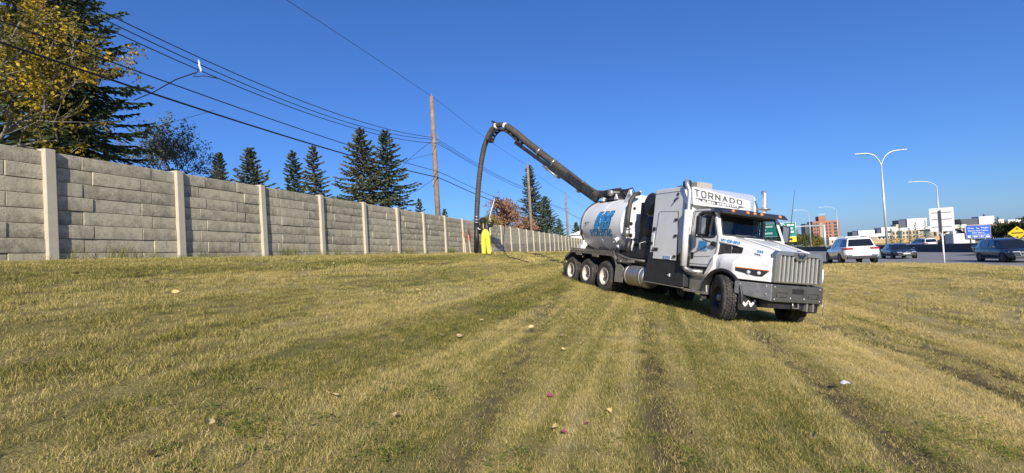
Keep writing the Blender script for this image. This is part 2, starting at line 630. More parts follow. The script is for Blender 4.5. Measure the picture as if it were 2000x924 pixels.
def ground_mat():
    m, N, L, b = new_mat('mown_ground')
    setp(b, Roughness=.95)
    b.inputs['Specular IOR Level'].default_value = .1
    gn = N.new('ShaderNodeGroup')
    gn.node_tree = GG
    ge = N.new('ShaderNodeNewGeometry')
    nz = N.new('ShaderNodeTexNoise')
    nz.inputs['Scale'].default_value = 55
    nz.inputs['Detail'].default_value = 4
    nz.inputs['Roughness'].default_value = .8
    L.new(ge.outputs['Position'], nz.inputs['Vector'])
    mr = N.new('ShaderNodeMapRange')
    mr.inputs['From Min'].default_value = .25
    mr.inputs['From Max'].default_value = .75
    L.new(nz.outputs['Fac'], mr.inputs['Value'])
    L.new(mr.outputs[0], gn.inputs[0])
    soil = N.new('ShaderNodeMix')
    soil.data_type = 'RGBA'
    soil.inputs[7].default_value = (.10, .078, .046, 1)
    at_ = N.new('ShaderNodeAttribute')
    at_.attribute_name = 'rut'
    L.new(gn.outputs[0], soil.inputs[6])
    sc = N.new('ShaderNodeMath')
    sc.operation = 'MULTIPLY_ADD'
    sc.inputs[1].default_value = .58
    sc.inputs[2].default_value = .42
    L.new(at_.outputs['Fac'], sc.inputs[0])
    L.new(sc.outputs[0], soil.inputs[0])
    L.new(soil.outputs[2], b.inputs['Base Color'])
    bp = N.new('ShaderNodeBump')
    bp.inputs['Strength'].default_value = .8
    bp.inputs['Distance'].default_value = .03
    L.new(nz.outputs['Fac'], bp.inputs['Height'])
    L.new(bp.outputs[0], b.inputs['Normal'])
    return m


ROAD_T0, ROAD_T1 = 22.4, 43.4
tl_ = np.unique(np.concatenate([[-3000, -900, -300, -120, -60, -30, -15, -8, -4, -2, -1, -.3], np.arange(0, 5, .25), np.arange(5, 18, .09),
                                np.arange(18, 26, .3), np.arange(26, 46, 1.), [48, 52, 60, 75, 110, 160, 250, 400, 900, 3000]]))
al_ = np.unique(np.concatenate([[-3000, -800, -300, -100, -60, -30, -18, -12], np.arange(-10, 11, .12), np.arange(11, 30, .35),
                                np.arange(30, 80, 1.2), np.arange(80, 310, 8.), [330, 400, 600, 1000, 3000]]))
TT, AA = np.meshgrid(tl_, al_)
ZZ = zta(TT, AA)
GX, GY = XY(TT, AA)
rm, rd = rut_field(GX, GY)
rs = np.random.RandomState(3)
ZZ = ZZ + np.where((TT > .3) & (TT < 22), rd + .012 * np.sin(TT * 5.1 + AA * 1.3) * np.sin(AA * 2.7 - TT), 0)
ZZ = ZZ - .05 * np.clip(np.hypot(GX, GY) - 520, 0, 3000)
ZZ = np.where((TT > ROAD_T0 + .1) & (TT < ROAD_T1 + 25), ZZ - .10, ZZ)
nt_, na_ = len(tl_), len(al_)
gv = np.stack([GX, GY, ZZ], -1).reshape(-1, 3)
idx = np.arange(nt_ * na_).reshape(na_, nt_)
gf = np.stack([idx[:-1, :-1], idx[:-1, 1:], idx[1:, 1:], idx[1:, :-1]], -1).reshape(-1, 4)
me = bpy.data.meshes.new('ground')
me.from_pydata(gv.tolist(), [], gf.tolist())
me.polygons.foreach_set('use_smooth', [True] * len(me.polygons))
at_ = me.attributes.new('rut', 'FLOAT', 'POINT')
at_.data.foreach_set('value', rm.reshape(-1).astype(np.float32))
me.materials.append(ground_mat())
ground = link('ground', me)
if me.polygons[0].normal.z < 0:
    me.flip_normals()
tag(ground, kind='structure')


# ------------------------------------------------------------------ grass blades (nobody could count them)
def clump(seed, n, rad, h0, h1, wd, bend=.5, dry=1.):
    r = np.random.RandomState(seed)
    vs_, fs, tint = [], [], []
    for i in range(n):
        rr = rad * math.sqrt(r.rand())
        th = r.rand() * 2 * math.pi
        px, py = rr * math.cos(th), rr * math.sin(th)
        h = h0 + (h1 - h0) * r.rand() ** 1.3
        az = r.rand() * 2 * math.pi
        fa = r.rand() * 2 * math.pi
        ln = h * bend * (.3 + r.rand())
        w = wd * (.7 + .6 * r.rand())
        dx, dy = math.cos(az) * ln, math.sin(az) * ln
        wx, wy = math.cos(fa) * w / 2, math.sin(fa) * w / 2
        b = len(vs_)
        vs_ += [(px - wx, py - wy, -.01), (px + wx, py + wy, -.01),
                (px + dx * .35 - wx * .8, py + dy * .35 - wy * .8, h * .6), (px + dx * .35 + wx * .8, py + dy * .35 + wy * .8, h * .6),
                (px + dx, py + dy, h)]
        fs += [(b, b + 1, b + 3, b + 2), (b + 2, b + 3, b + 4)]
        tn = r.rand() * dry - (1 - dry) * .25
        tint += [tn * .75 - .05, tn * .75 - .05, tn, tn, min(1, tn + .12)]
    me_ = bpy.data.meshes.new('grass_clump')
    me_.from_pydata(vs_, [], fs)
    a_ = me_.attributes.new('tint', 'FLOAT', 'POINT')
    a_.data.foreach_set('value', np.array(tint, np.float32))
    me_.materials.append(BLADE)
    return me_


BLADE = grass_blade_mat()


def scatter(name, clumps, pts, rotz, scl, scz, pick, label):
    """one mesh of points carrying clumps of blades through geometry nodes"""
    coll = bpy.data.collections.new(name + '_clumps')
    for i, c in enumerate(clumps):
        o = bpy.data.objects.new('%s_clump_%02d' % (name, i), c)
        coll.objects.link(o)
    me_ = bpy.data.meshes.new(name)
    me_.from_pydata(pts.tolist(), [], [])
    for n_, arr, ty in (('rz', rotz, 'FLOAT'), ('sc', scl, 'FLOAT'), ('sz', scz, 'FLOAT'), ('pk', pick, 'INT')):
        a_ = me_.attributes.new(n_, ty, 'POINT')
        a_.data.foreach_set('value', np.asarray(arr, np.float32 if ty == 'FLOAT' else np.int32))
    o = link(name, me_)
    ng = bpy.data.node_groups.new(name + '_nodes', 'GeometryNodeTree')
    ng.interface.new_socket('Geometry', in_out='INPUT', socket_type='NodeSocketGeometry')
    ng.interface.new_socket('Geometry', in_out='OUTPUT', socket_type='NodeSocketGeometry')
    N, L = ng.nodes, ng.links
    gi, go = N.new('NodeGroupInput'), N.new('NodeGroupOutput')
    ip = N.new('GeometryNodeInstanceOnPoints')
    ci = N.new('GeometryNodeCollectionInfo')
    ci.inputs['Collection'].default_value = coll
    ci.inputs['Separate Children'].default_value = True
    ci.inputs['Reset Children'].default_value = True

    def na(nm, ty):
        n = N.new('GeometryNodeInputNamedAttribute')
        n.data_type = ty
        n.inputs['Name'].default_value = nm
        return n.outputs['Attribute']
    cr = N.new('ShaderNodeCombineXYZ')
    L.new(na('rz', 'FLOAT'), cr.inputs[2])
    cs = N.new('ShaderNodeCombineXYZ')
    s_ = na('sc', 'FLOAT')
    L.new(s_, cs.inputs[0])
    L.new(s_, cs.inputs[1])
    L.new(na('sz', 'FLOAT'), cs.inputs[2])
    L.new(gi.outputs[0], ip.inputs['Points'])
    L.new(ci.outputs[0], ip.inputs['Instance'])
    ip.inputs['Pick Instance'].default_value = True
    L.new(na('pk', 'INT'), ip.inputs['Instance Index'])
    L.new(cr.outputs[0], ip.inputs['Rotation'])
    L.new(cs.outputs[0], ip.inputs['Scale'])
    L.new(ip.outputs[0], go.inputs[0])
    md = o.modifiers.new('scatter', 'NODES')
    md.node_group = ng
    tag(o, label, 'grass', kind='stuff')
    return o


def zone(y0, y1, dens, seed, margin=1.6):
    r = np.random.RandomState(seed)
    xm = 1.13 * y1 + margin
    n = int(2 * xm * (y1 - y0) * dens)
    x = r.uniform(-xm, xm, n)
    y = r.uniform(y0, y1, n)
    t, a = TA(x, y)
    k = (np.abs(x) < 1.13 * y + margin) & (t > .12) & (t < ROAD_T0 - .02 + .25 * np.sin(a * 1.7) * np.sin(a * .63)) & (a < 75)
    m_, d_ = rut_field(x, y)
    k &= r.rand(n) > m_ * .48
    x, y, t, a, m_, d_ = x[k], y[k], t[k], a[k], m_[k], d_[k]
    z = zta(t, a) + d_ + .012 * np.sin(t * 5.1 + a * 1.3) * np.sin(a * 2.7 - t)
    n = len(x)
    # mowing passes and uneven growth: longer and shorter bands
    gr = 1 + .14 * np.sin(t * 3.3 + .9) + .12 * np.sin(x * .9 + 1.7 * y) * np.sin(y * .6 - x * .4)
    sz = (gr * (.86 + .28 * r.rand(n))) * (1 - .45 * m_)
    return np.stack([x, y, z], -1), r.rand(n) * 6.283, .85 + .4 * r.rand(n), sz, r


def make_zone(name, y0, y1, dens, clumps, seed, label):
    p, rz, sc, sz, r = zone(y0, y1, dens, seed)
    return scatter(name, clumps, p, rz, sc, sz, r.randint(0, len(clumps), len(p)), label)


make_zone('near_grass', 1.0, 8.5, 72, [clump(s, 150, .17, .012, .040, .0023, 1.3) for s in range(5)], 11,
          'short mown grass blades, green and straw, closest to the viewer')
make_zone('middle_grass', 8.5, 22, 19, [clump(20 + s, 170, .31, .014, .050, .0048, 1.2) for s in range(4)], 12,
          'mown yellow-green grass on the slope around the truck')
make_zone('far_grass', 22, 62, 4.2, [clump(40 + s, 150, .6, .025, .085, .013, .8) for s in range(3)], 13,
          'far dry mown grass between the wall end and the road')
# taller weeds left by the mower along the foot of the wall
_r = np.random.RandomState(5)
n_ = 250
a_ = np.concatenate([_r.uniform(-4, 22, 180), _r.uniform(22, 60, 70)])
t_ = np.abs(_r.normal(.08, .10, n_)) + .07
x_, y_ = XY(t_, a_)
z_ = zta(t_, a_)
hh = .22 + .85 * np.clip(np.sin(a_ * 1.9) * np.sin(a_ * .77 + 1) + .3, 0, 1) + .3 * _r.rand(n_)
scatter('wall_foot_weeds', [clump(60 + s, 20, .13, .07, .36, .006, .7, .45) for s in range(4)], np.stack([x_, y_, z_], -1), _r.rand(n_) * 6.28,
        .8 + .5 * _r.rand(n_), hh, _r.randint(0, 4, n_), 'tall unmown grass and weeds along the foot of the concrete wall')


# low broad-leaved weeds in the lawn
def weed_clump(seed):
    r = random.Random(seed)
    mb = MB()
    for i in range(26):
        a, rr = r.uniform(0, 6.28), .11 * math.sqrt(r.random())
        c = Vector((rr * math.cos(a), rr * math.sin(a), r.uniform(.025, .06)))
        d = Vector((math.cos(a + r.uniform(-1, 1)), math.sin(a + r.uniform(-1, 1)), r.uniform(-.2, .4))).normalized()
        s = d.cross(Vector((0, 0, 1))).normalized()
        l, w = r.uniform(.02, .04), r.uniform(.010, .017)
        mb.add([c - d * l * .5, c + s * w * .6, c + d * l * .6, c - s * w * .6], [(0, 1, 2, 3)])
    me_ = mb.mesh('weed_clump')
    me_.materials.append(M['weed'])
    return me_


M['weed'] = pm('green_weed_leaf', (.16, .19, .03), .9, var=.3, scale=20, spec=.05)
_r = np.random.RandomState(8)
cx = np.array([-1.2, -1.0, -1.9, -2.1, -.3, .2, .5, -.8, 3.6, 3.9, 4.3, -2.6, -1.5, 1.0, 2.6, -.9, 4.6, -1.4])
cy = np.array([3.5, 3.1, 3.3, 2.7, 3.0, 3.4, 2.9, 4.4, 3.9, 4.3, 4.0, 4.0, 5.0, 3.5, 3.4, 2.6, 4.6, 4.2])
k = _r.randint(0, len(cx), 120)
x_ = cx[k] + _r.normal(0, .2, 120)
y_ = cy[k] + _r.normal(0, .14, 120)
z_ = np.array([zxy(q, w) for q, w in zip(x_, y_)])
scatter('lawn_weeds', [weed_clump(s) for s in range(4)], np.stack([x_, y_, z_], -1), _r.rand(120) * 6.28, .6 + .5 * _r.rand(120), .7 + .5 * _r.rand(120),
        _r.randint(0, 4, 120), 'low green broad-leaved weeds growing in the mown grass')

# ------------------------------------------------------------------ road
M['asphalt'] = pm('worn_grey_asphalt', (.25, .24, .23), .85, var=.18, scale=.5, bump=.2, bscale=120, col2=(.21, .203, .195), spec=.15)
M['line'] = pm('worn_road_paint', (.62, .62, .58), .7, var=.3, scale=8)


def strip(name, t0, t1, a0, a1, lift, mat, step=1.2, tn=8, parent=None):
    av = np.arange(a0, a1 + 1e-6, (a1 - a0) / max(1, int(round((a1 - a0) / step))))
    tv = np.linspace(t0, t1, tn)
    vs_ = []
    for a in av:
        for t in tv:
            x, y = XY(t, a)
            vs_.append((x, y, float(zta(t, a)) + lift))
    fs = [(i * tn + k, i * tn + k + 1, (i + 1) * tn + k + 1, (i + 1) * tn + k) for i in range(len(av) - 1) for k in range(tn - 1)]
    return MB().add(vs_, fs, True).build(name, mat, parent)


road = strip('road', ROAD_T0 - .05, ROAD_T1 + .5, -60, 300, .0, M['asphalt'], 1.5, 22)
tag(road, kind='structure')
road2 = strip('far_carriageway', ROAD_T1 + .9, ROAD_T1 + 15, -20, 300, .0, M['asphalt'], 3, 8)
tag(road2, kind='structure')
eline = strip('edge_line', ROAD_T0 + 2.0, ROAD_T0 + 2.13, -20, 200, .006, M['line'], 1.5, 2, road)
for i in range(34):
    strip('lane_line', 28.4, 28.52, -6 + i * 9, -3 + i * 9, .006, M['line'], 1.5, 2, road)
    strip('lane_line', 32.1, 32.22, -6 + i * 9, -3 + i * 9, .006, M['line'], 1.5, 2, road)

# ------------------------------------------------------------------ precast concrete wall
def concrete_mat():
    m, N, L, b = new_mat('weathered_precast_concrete')
    setp(b, Roughness=.92)
    b.inputs['Specular IOR Level'].default_value = .2
    tc = N.new('ShaderNodeTexCoord')
    oi = N.new('ShaderNodeObjectInfo')
    off = N.new('ShaderNodeVectorMath')
    off.operation = 'MULTIPLY_ADD'
    L.new(oi.outputs['Random'], off.inputs[0])
    off.inputs[1].default_value = (37, 61, 53)
    L.new(tc.outputs['Object'], off.inputs[2])

    def noise(scale, det, ro):
        n = N.new('ShaderNodeTexNoise')
        n.inputs['Scale'].default_value = scale
        n.inputs['Detail'].default_value = det
        n.inputs['Roughness'].default_value = ro
        L.new(off.outputs[0], n.inputs['Vector'])
        return n.outputs['Fac']

    def rng(v, a, b_, c=0., d=1.):
        n = N.new('ShaderNodeMapRange')
        n.inputs['From Min'].default_value = a
        n.inputs['From Max'].default_value = b_
        n.inputs['To Min'].default_value = c
        n.inputs['To Max'].default_value = d
        L.new(v, n.inputs['Value'])
        return n.outputs[0]

    def mixc(f, a, b_):
        n = N.new('ShaderNodeMix')
        n.data_type = 'RGBA'
        for s, v in ((0, f), (6, a), (7, b_)):
            if isinstance(v, tuple):
                n.inputs[s].default_value = v
            else:
                L.new(v, n.inputs[s])
        return n.outputs[2]
    base = mixc(rng(noise(2.2, 6, .7), .3, .7), (.45, .39, .272, 1), (.62, .545, .385, 1))
    tone = mixc(rng(oi.outputs['Random'], 0, 1, 0, .7), base, (.56, .49, .345, 1))
    # grime blotches and fine dark pitting
    sepz = N.new('ShaderNodeSeparateXYZ')
    L.new(tc.outputs['Object'], sepz.inputs[0])
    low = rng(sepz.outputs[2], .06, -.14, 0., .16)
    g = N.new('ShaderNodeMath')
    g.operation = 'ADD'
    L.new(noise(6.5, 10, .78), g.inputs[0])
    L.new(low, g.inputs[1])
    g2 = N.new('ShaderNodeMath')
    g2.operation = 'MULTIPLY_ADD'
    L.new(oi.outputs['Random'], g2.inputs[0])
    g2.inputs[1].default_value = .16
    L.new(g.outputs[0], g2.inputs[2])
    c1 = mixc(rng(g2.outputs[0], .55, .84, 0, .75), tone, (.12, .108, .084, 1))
    stv = N.new('ShaderNodeVectorMath')
    stv.operation = 'MULTIPLY'
    stv.inputs[1].default_value = (13, 1, .9)
    L.new(off.outputs[0], stv.inputs[0])
    stn = N.new('ShaderNodeTexNoise')
    stn.inputs['Scale'].default_value = 1.
    stn.inputs['Detail'].default_value = 5
    stn.inputs['Roughness'].default_value = .7
    L.new(stv.outputs[0], stn.inputs['Vector'])
    c1 = mixc(rng(stn.outputs['Fac'], .52, .78, 0, .5), c1, (.16, .14, .105, 1))
    sp = noise(55, 3, .6)
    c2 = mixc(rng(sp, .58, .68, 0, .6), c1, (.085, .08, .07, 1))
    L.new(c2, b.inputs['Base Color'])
    bp = N.new('ShaderNodeBump')
    bp.inputs['Strength'].default_value = .5
    bp.inputs['Distance'].default_value = .012
    L.new(noise(24, 6, .7), bp.inputs['Height'])
    L.new(bp.outputs[0], b.inputs['Normal'])
    return m


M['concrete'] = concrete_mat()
M['joint'] = pm('dark_wall_joint', (.10, .095, .08), .95, var=.3)
M['post'] = pm('cream_concrete_post', (.52, .465, .345), .85, var=.10, scale=3, bump=.15, bscale=80, dirt=.12)
wx, wy = XY(0, 0)
wall = thing('concrete_wall', 'long grey precast block wall with cream posts at the top of the grass bank', 'wall', (wx, wy, 1.815), math.atan2(DV[1], DV[0]))
SL = .0253
PITCHA, ROW, ROWS, TOPZ = 2.387, .263, 8, 1.985
FR = {0: (0, .27, .67, 1), 1: (0, .195, .77, 1)}


def block_mesh(w, h, d):
    b = bmesh.new()
    bmesh.ops.create_cube(b, size=1)
    for v in b.verts:
        v.co = Vector((v.co.x * w, v.co.y * d, v.co.z * h))
    bmesh.ops.bevel(b, geom=[e for e in b.edges if abs(e.verts[0].co.y + d / 2) < 1e-4 and abs(e.verts[1].co.y + d / 2) < 1e-4], offset=.007, segments=1, affect='EDGES')
    me_ = bpy.data.meshes.new('block')
    b.to_mesh(me_)
    b.free()
    me_.materials.append(M['concrete'])
    return me_


_bm = {}
rb = random.Random(4)
far_blocks = MB()
for k in range(-3, 56):
    a0 = k * PITCHA + .06
    a1 = (k + 1) * PITCHA - .10
    for row in range(ROWS):
        fr = FR[(row + k + 1) % 2]
        for s in range(3):
            u0, u1 = a0 + (a1 - a0) * fr[s], a0 + (a1 - a0) * fr[s + 1]
            w = u1 - u0 - .008
            h = ROW - .007
            zc = TOPZ - ROW * (row + .5)
            proud = rb.choice((0, .004, .009, .014, .02))
            ac = (u0 + u1) / 2
            if -1 <= k <= 10:
                key = ((row + k + 1) % 2, s)
                if key not in _bm:
                    _bm[key] = block_mesh(w, h, .10)
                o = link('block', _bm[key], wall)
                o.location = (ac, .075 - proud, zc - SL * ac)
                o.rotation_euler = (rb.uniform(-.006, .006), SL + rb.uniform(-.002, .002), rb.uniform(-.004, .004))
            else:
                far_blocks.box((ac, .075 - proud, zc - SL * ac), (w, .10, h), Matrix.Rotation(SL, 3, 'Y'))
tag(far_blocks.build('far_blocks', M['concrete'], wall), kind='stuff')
core = MB()
for k in range(-3, 56):
    ac = (k + .5) * PITCHA
    core.box((ac, .09, .90 - SL * ac), (PITCHA - .02, .09, 2.12), Matrix.Rotation(SL, 3, 'Y'))
core.build('wall_core', M['joint'], wall)
pmx = MB().prism([(-.085, -.045), (-.07, -.06), (.07, -.06), (.085, -.045), (.085, .14), (-.085, .14)], -.3, 2.02, 'z').mesh('post')
pmx.materials.append(M['post'])
for k in range(-3, 57):
    o = link('post', pmx, wall)
    o.location = (k * PITCHA - .02, 0, -SL * k * PITCHA)
    o.rotation_euler = (rb.uniform(-.006, .006), rb.uniform(-.006, .006), 0)
# ------------------------------------------------------------------ hydrovac truck (local axes: x forward, y to its left, z up; origin under the front axle)
TP = [Vector((5.8535, 11.3366, -.5887)), Vector((.3016, -.9522, -.0481)), Vector((.9426, .3054, -.1349)), Vector((.1431, -.0046, .9897))]
truck = thing('vacuum_truck', 'white hydrovac truck with tank and long suction boom parked nose-down on the grass slope', 'truck')
truck.matrix_world = Matrix.Translation(TP[0]) @ Matrix((TP[1], TP[2], TP[3])).transposed().to_4x4()


def part(mb, name, mat, parent=None, **k):
    return mb.build(name, M[mat] if isinstance(mat, str) else mat, parent or truck, **k)


# --- wheels
def tyre_mesh(Rr, w, r_in, lugs, rows, lug_h=.014, wide=False):
    mb = MB()
    hw = w / 2
    prof = [(r_in, -hw * .72), (r_in + .02, -hw * .9), (r_in + (Rr - r_in) * .45, -hw), (Rr - .045, -hw * .97), (Rr - .012, -hw * .86), (Rr - lug_h, -hw * .6),
            (Rr - lug_h, hw * .6), (Rr - .012, hw * .86), (Rr - .045, hw * .97), (r_in + (Rr - r_in) * .45, hw), (r_in + .02, hw * .9), (r_in, hw * .72)]
    mb.lathe(prof, (0, 0, 0), (0, 1, 0), 40)
    for k in range(lugs):
        for r in range(rows):
            th = 2 * math.pi * (k + .5 * (r % 2)) / lugs
            y = (r - (rows - 1) / 2) * (w * .94 / rows)
            edge = r in (0, rows - 1)
            rr = Rr - lug_h * .5 - (.012 if edge else 0)
            rot = Matrix.Rotation(-th, 3, 'Y') @ Matrix.Rotation(R(18 if r % 2 else -18), 3, 'Z')
            c = Vector((math.sin(th) * 0, y, 0)) + Matrix.Rotation(-th, 3, 'Y') @ Vector((rr, 0, 0))
            mb.box(c, (lug_h * 1.5, w * .94 / rows * .78, 2 * math.pi * Rr / lugs * .62), rot)
    return mb.mesh('tyre')


def rear_rim():
    mb = MB()   # deep dish seen from outside (-y side)
    mb.lathe([(.290, -.12), (.30, -.135), (.292, -.14), (.268, -.12), (.258, -.02), (.245, .035), (.16, .05), (.15, .02), (.0, .02)], (0, 0, 0), (0, 1, 0), 40)
    return mb.mesh('rim')


def rear_hub():
    mb = MB()
    mb.lathe([(.0, -.095), (.055, -.09), (.075, -.07), (.085, .0), (.12, .025), (.12, .06)], (0, 0, 0), (0, 1, 0), 24)
    for k in range(10):
        th = 2 * math.pi * k / 10
        mb.cyl((.168 * math.cos(th), .05, .168 * math.sin(th)), (.168 * math.cos(th), -.005, .168 * math.sin(th)), .016, 6)
    return mb.mesh('hub')


def front_rim():
    mb = MB()
    mb.lathe([(.290, -.15), (.30, -.165), (.288, -.17), (.270, -.15), (.262, -.03), (.25, .0), (.20, -.035), (.135, -.05), (.0, -.05)], (0, 0, 0), (0, 1, 0), 40)
    return mb.mesh('rim')


def front_hub():
    mb = MB()
    mb.lathe([(.0, -.15), (.06, -.147), (.075, -.13), (.09, -.05), (.11, -.03)], (0, 0, 0), (0, 1, 0), 24)
    for k in range(10):
        th = 2 * math.pi * k / 10
        mb.cyl((.168 * math.cos(th), -.02, .168 * math.sin(th)), (.168 * math.cos(th), -.10, .168 * math.sin(th)), .017, 6)
        mb.cyl((.225 * math.cos(th + .3), .02, .225 * math.sin(th + .3)), (.225 * math.cos(th + .3), -.028, .225 * math.sin(th + .3)), .02, 6)
    return mb.mesh('hub')


for me_, mt in ((None, None),):
    pass
TY_R, TY_F = tyre_mesh(.53, .285, .29, 42, 5), tyre_mesh(.535, .37, .29, 34, 6, .022)
RM_R, HB_R, RM_F, HB_F = rear_rim(), rear_hub(), front_rim(), front_hub()
for me_, mt in ((TY_R, 'rubber'), (TY_F, 'rubber'), (RM_R, 'rim'), (HB_R, 'frame'), (RM_F, 'black_steel'), (HB_F, 'steel')):
    me_.materials.append(M[mt])


def wheel(x, y, z, side, steer=0., front=False, hub=True):
    """side -1: outer face to the truck's right"""
    t = link('wheel', TY_F if front else TY_R, truck)
    t.location = (x, y, z)
    t.rotation_euler = (0, random.uniform(0, 6), steer + (0 if side < 0 else math.pi))
    for n_, me_ in (('rim', RM_F if front else RM_R), ('hub', HB_F if front else HB_R)):
        if hub:
            link(n_, me_, t)


random.seed(2)
wheel(0, -1.03, .535, -1, R(-24), True)
wheel(0, 1.03, .535, 1, R(-22), True)
for k in range(3):
    x = -5.5 - 1.37 * k
    wheel(x, -1.075, .53, -1)
    wheel(x, -.74, .53, -1, hub=False)
    wheel(x, 1.075, .53, 1)
    wheel(x, .74, .53, 1, hub=False)
wheel(-4.05, .95, .36, 1)

# --- chassis
mb = MB()
for s in (-1, 1):
    mb.bx(-9.0, .85, s * .43 - .045, s * .43 + .045, .78, 1.08)
for x in (-8.9, -6.2, -4.8, -3.2, -1.6, .2):
    mb.bx(x - .06, x + .06, -.43, .43, .82, 1.02)
part(mb, 'chassis_frame', 'frame')
mb = MB()
mb.tube([(0, -.95, .53), (0, -.6, .42), (0, .6, .42), (0, .95, .53)], .075, 10)
mb.bx(-.5, .5, -.5, -.38, .60, .68).bx(-.5, .5, .38, .5, .60, .68)
mb.bx(-.3, .8, -.35, .35, .48, 1.05)
part(mb, 'front_axle', 'frame')
for k in range(3):
    x = -5.5 - 1.37 * k
    mb = MB()
    mb.cyl((x, -1.0, .53), (x, 1.0, .53), .10, 12)
    mb.lathe([(.0, -.24), (.16, -.2), (.24, 0), (.16, .2), (0, .24)], (x, .05, .53), (1, 0, 0), 16)
    part(mb, 'rear_axle', 'frame')
mb = MB()
mb.bx(-3.1, -1.3, -.36, .36, .55, 1.1).cyl((-5.2, 0, .62), (-3.0, 0, .72), .09, 10)
mb.bx(-4.7, -3.2, .45, 1.2, .5, 1.15)
part(mb, 'gearbox', 'frame')

# --- rear fenders: bent plate over the three axles with a perforated rail
for s in (-1, 1):
    mb = MB()
    pl = [(-8.93, .88), (-8.80, 1.06), (-8.25, 1.33), (-5.05, 1.33), (-4.86, 1.26), (-4.74, 1.06), (-4.70, .95)]
    y0, y1 = s * 1.235, s * .5
    for (xa, za), (xb, zb) in zip(pl[:-1], pl[1:]):
        mb.add([(xa, y0, za), (xb, y0, zb), (xb, y1, zb), (xa, y1, za), (xa, y0, za + .025), (xb, y0, zb + .025), (xb, y1, zb + .025), (xa, y1, za + .025)],
               [(0, 1, 2, 3), (4, 7, 6, 5), (0, 4, 5, 1), (2, 6, 7, 3), (0, 3, 7, 4), (1, 5, 6, 2)])
    # hanging flange
    for (xa, za), (xb, zb) in zip(pl[:-1], pl[1:]):
        mb.add([(xa, y0, za - .07), (xb, y0, zb - .07), (xb, y0, zb + .02), (xa, y0, za + .02), (xa, y0 - s * .02, za - .07), (xb, y0 - s * .02, zb - .07), (xb, y0 - s * .02, zb + .02), (xa, y0 - s * .02, za + .02)],
               [(0, 1, 2, 3), (7, 6, 5, 4), (0, 4, 5, 1), (3, 2, 6, 7), (0, 3, 7, 4), (1, 5, 6, 2)])
    fd = part(mb, 'rear_fender', 'fender_steel')
    rl = MB()
    yr = s * 1.21
    rl.bx(-8.3, -4.95, yr - .012, yr + .012, 1.425, 1.445).bx(-8.3, -4.95, yr - .012, yr + .012, 1.36, 1.375)
    nh = 20
    for k in range(nh + 1):
        xx = -8.3 + 3.35 * k / nh
        rl.bx(xx - .045, xx + .045, yr - .012, yr + .012, 1.375, 1.425)
    part(rl, 'tool_rail', 'fender_steel', fd)
    for xx in (-7.55, -6.19):
        part(MB().bx(xx - .22, xx + .22, s * 1.262, s * 1.20, 1.18, 1.27), 'bracket', 'fender_steel', fd)
mb = MB().prism([(-4.72, .42), (-4.22, .44), (-4.20, .93), (-4.42, 1.02), (-4.70, 1.02)], -1.24, -1.225)
part(mb, 'mudguard', 'steel', bevel=.004)
mb = MB().prism([(-4.72, .42), (-4.22, .44), (-4.20, .93), (-4.42, 1.02), (-4.70, 1.02)], 1.225, 1.24)
part(mb, 'mudguard', 'steel', bevel=.004)
mb = MB().bx(-9.02, -8.94, -1.2, 1.2, .62, .80).bx(-9.0, -8.9, -.5, -.4, .7, 1.1).bx(-9.0, -8.9, .4, .5, .7, 1.1)
rbp = part(mb, 'rear_bumper', 'frame')
for s in (-1, 1):
    for q in (0, 1, 2):
        part(MB().cyl((-9.03, s * (.75 + .15 * q), .71), (-9.05, s * (.75 + .15 * q), .71), .05, 12), 'tail_lamp', 'red', rbp)
for s in (-1, 1):
    part(MB().bx(-8.97, -8.955, s * .68, s * 1.2, .2, .66), 'rear_mud_flap', 'plastic')

# --- clutter between fender and skirt: steps, pipes
mb = MB()
mb.tube([(-4.85, -1.15, 1.36), (-4.4, -1.2, 1.28), (-3.9, -1.2, 1.22), (-3.2, -1.1, 1.2)], .035, 8)
mb.tube([(-4.75, -1.2, 1.12), (-4.2, -1.22, 1.10), (-3.7, -1.2, 1.16)], .04, 8)
mb.tube([(-4.7, -1.0, 1.3), (-4.3, -1.12, 1.2), (-4.05, -1.15, 1.05)], .03, 8)
mb.box((-4.45, -1.1, 1.2), (.5, .2, .16), Matrix.Rotation(.25, 3, 'Y'))
mb.cyl((-4.42, -1.2, 1.12), (-4.42, -1.27, 1.12), .05, 10)
part(mb, 'side_plumbing', 'fender_steel')
mb = MB()
for z0, z1 in ((1.07, 1.28), (1.28, 1.45)):
    mb.bx(-4.7, -2.95, -1.05, 1.05, z0, z1 - .03)
part(mb, 'pump_deck', 'black_steel')

# --- round fuel tank
mb = MB()
mb.lathe([(0, -.58), (.28, -.58), (.325, -.55), (.335, -.5), (.335, .5), (.325, .55), (.28, .58), (0, .58)], (-3.66, -.93, .72), (1, 0, 0), 36)
ft = part(mb, 'fuel_tank', 'alu')
for x in (-4.08, -3.3):
    mb = MB().lathe([(.336, -.035), (.349, -.035), (.349, .035), (.336, .035)], (x, -.93, .72), (1, 0, 0), 36)
    part(mb, 'strap', 'steel', ft)
mb = MB().lathe([(0, -.5), (.33, -.5), (.335, -.45), (.335, .45), (.33, .5), (0, .5)], (-3.66, .93, .72), (1, 0, 0), 28)
part(mb, 'fuel_tank', 'alu')

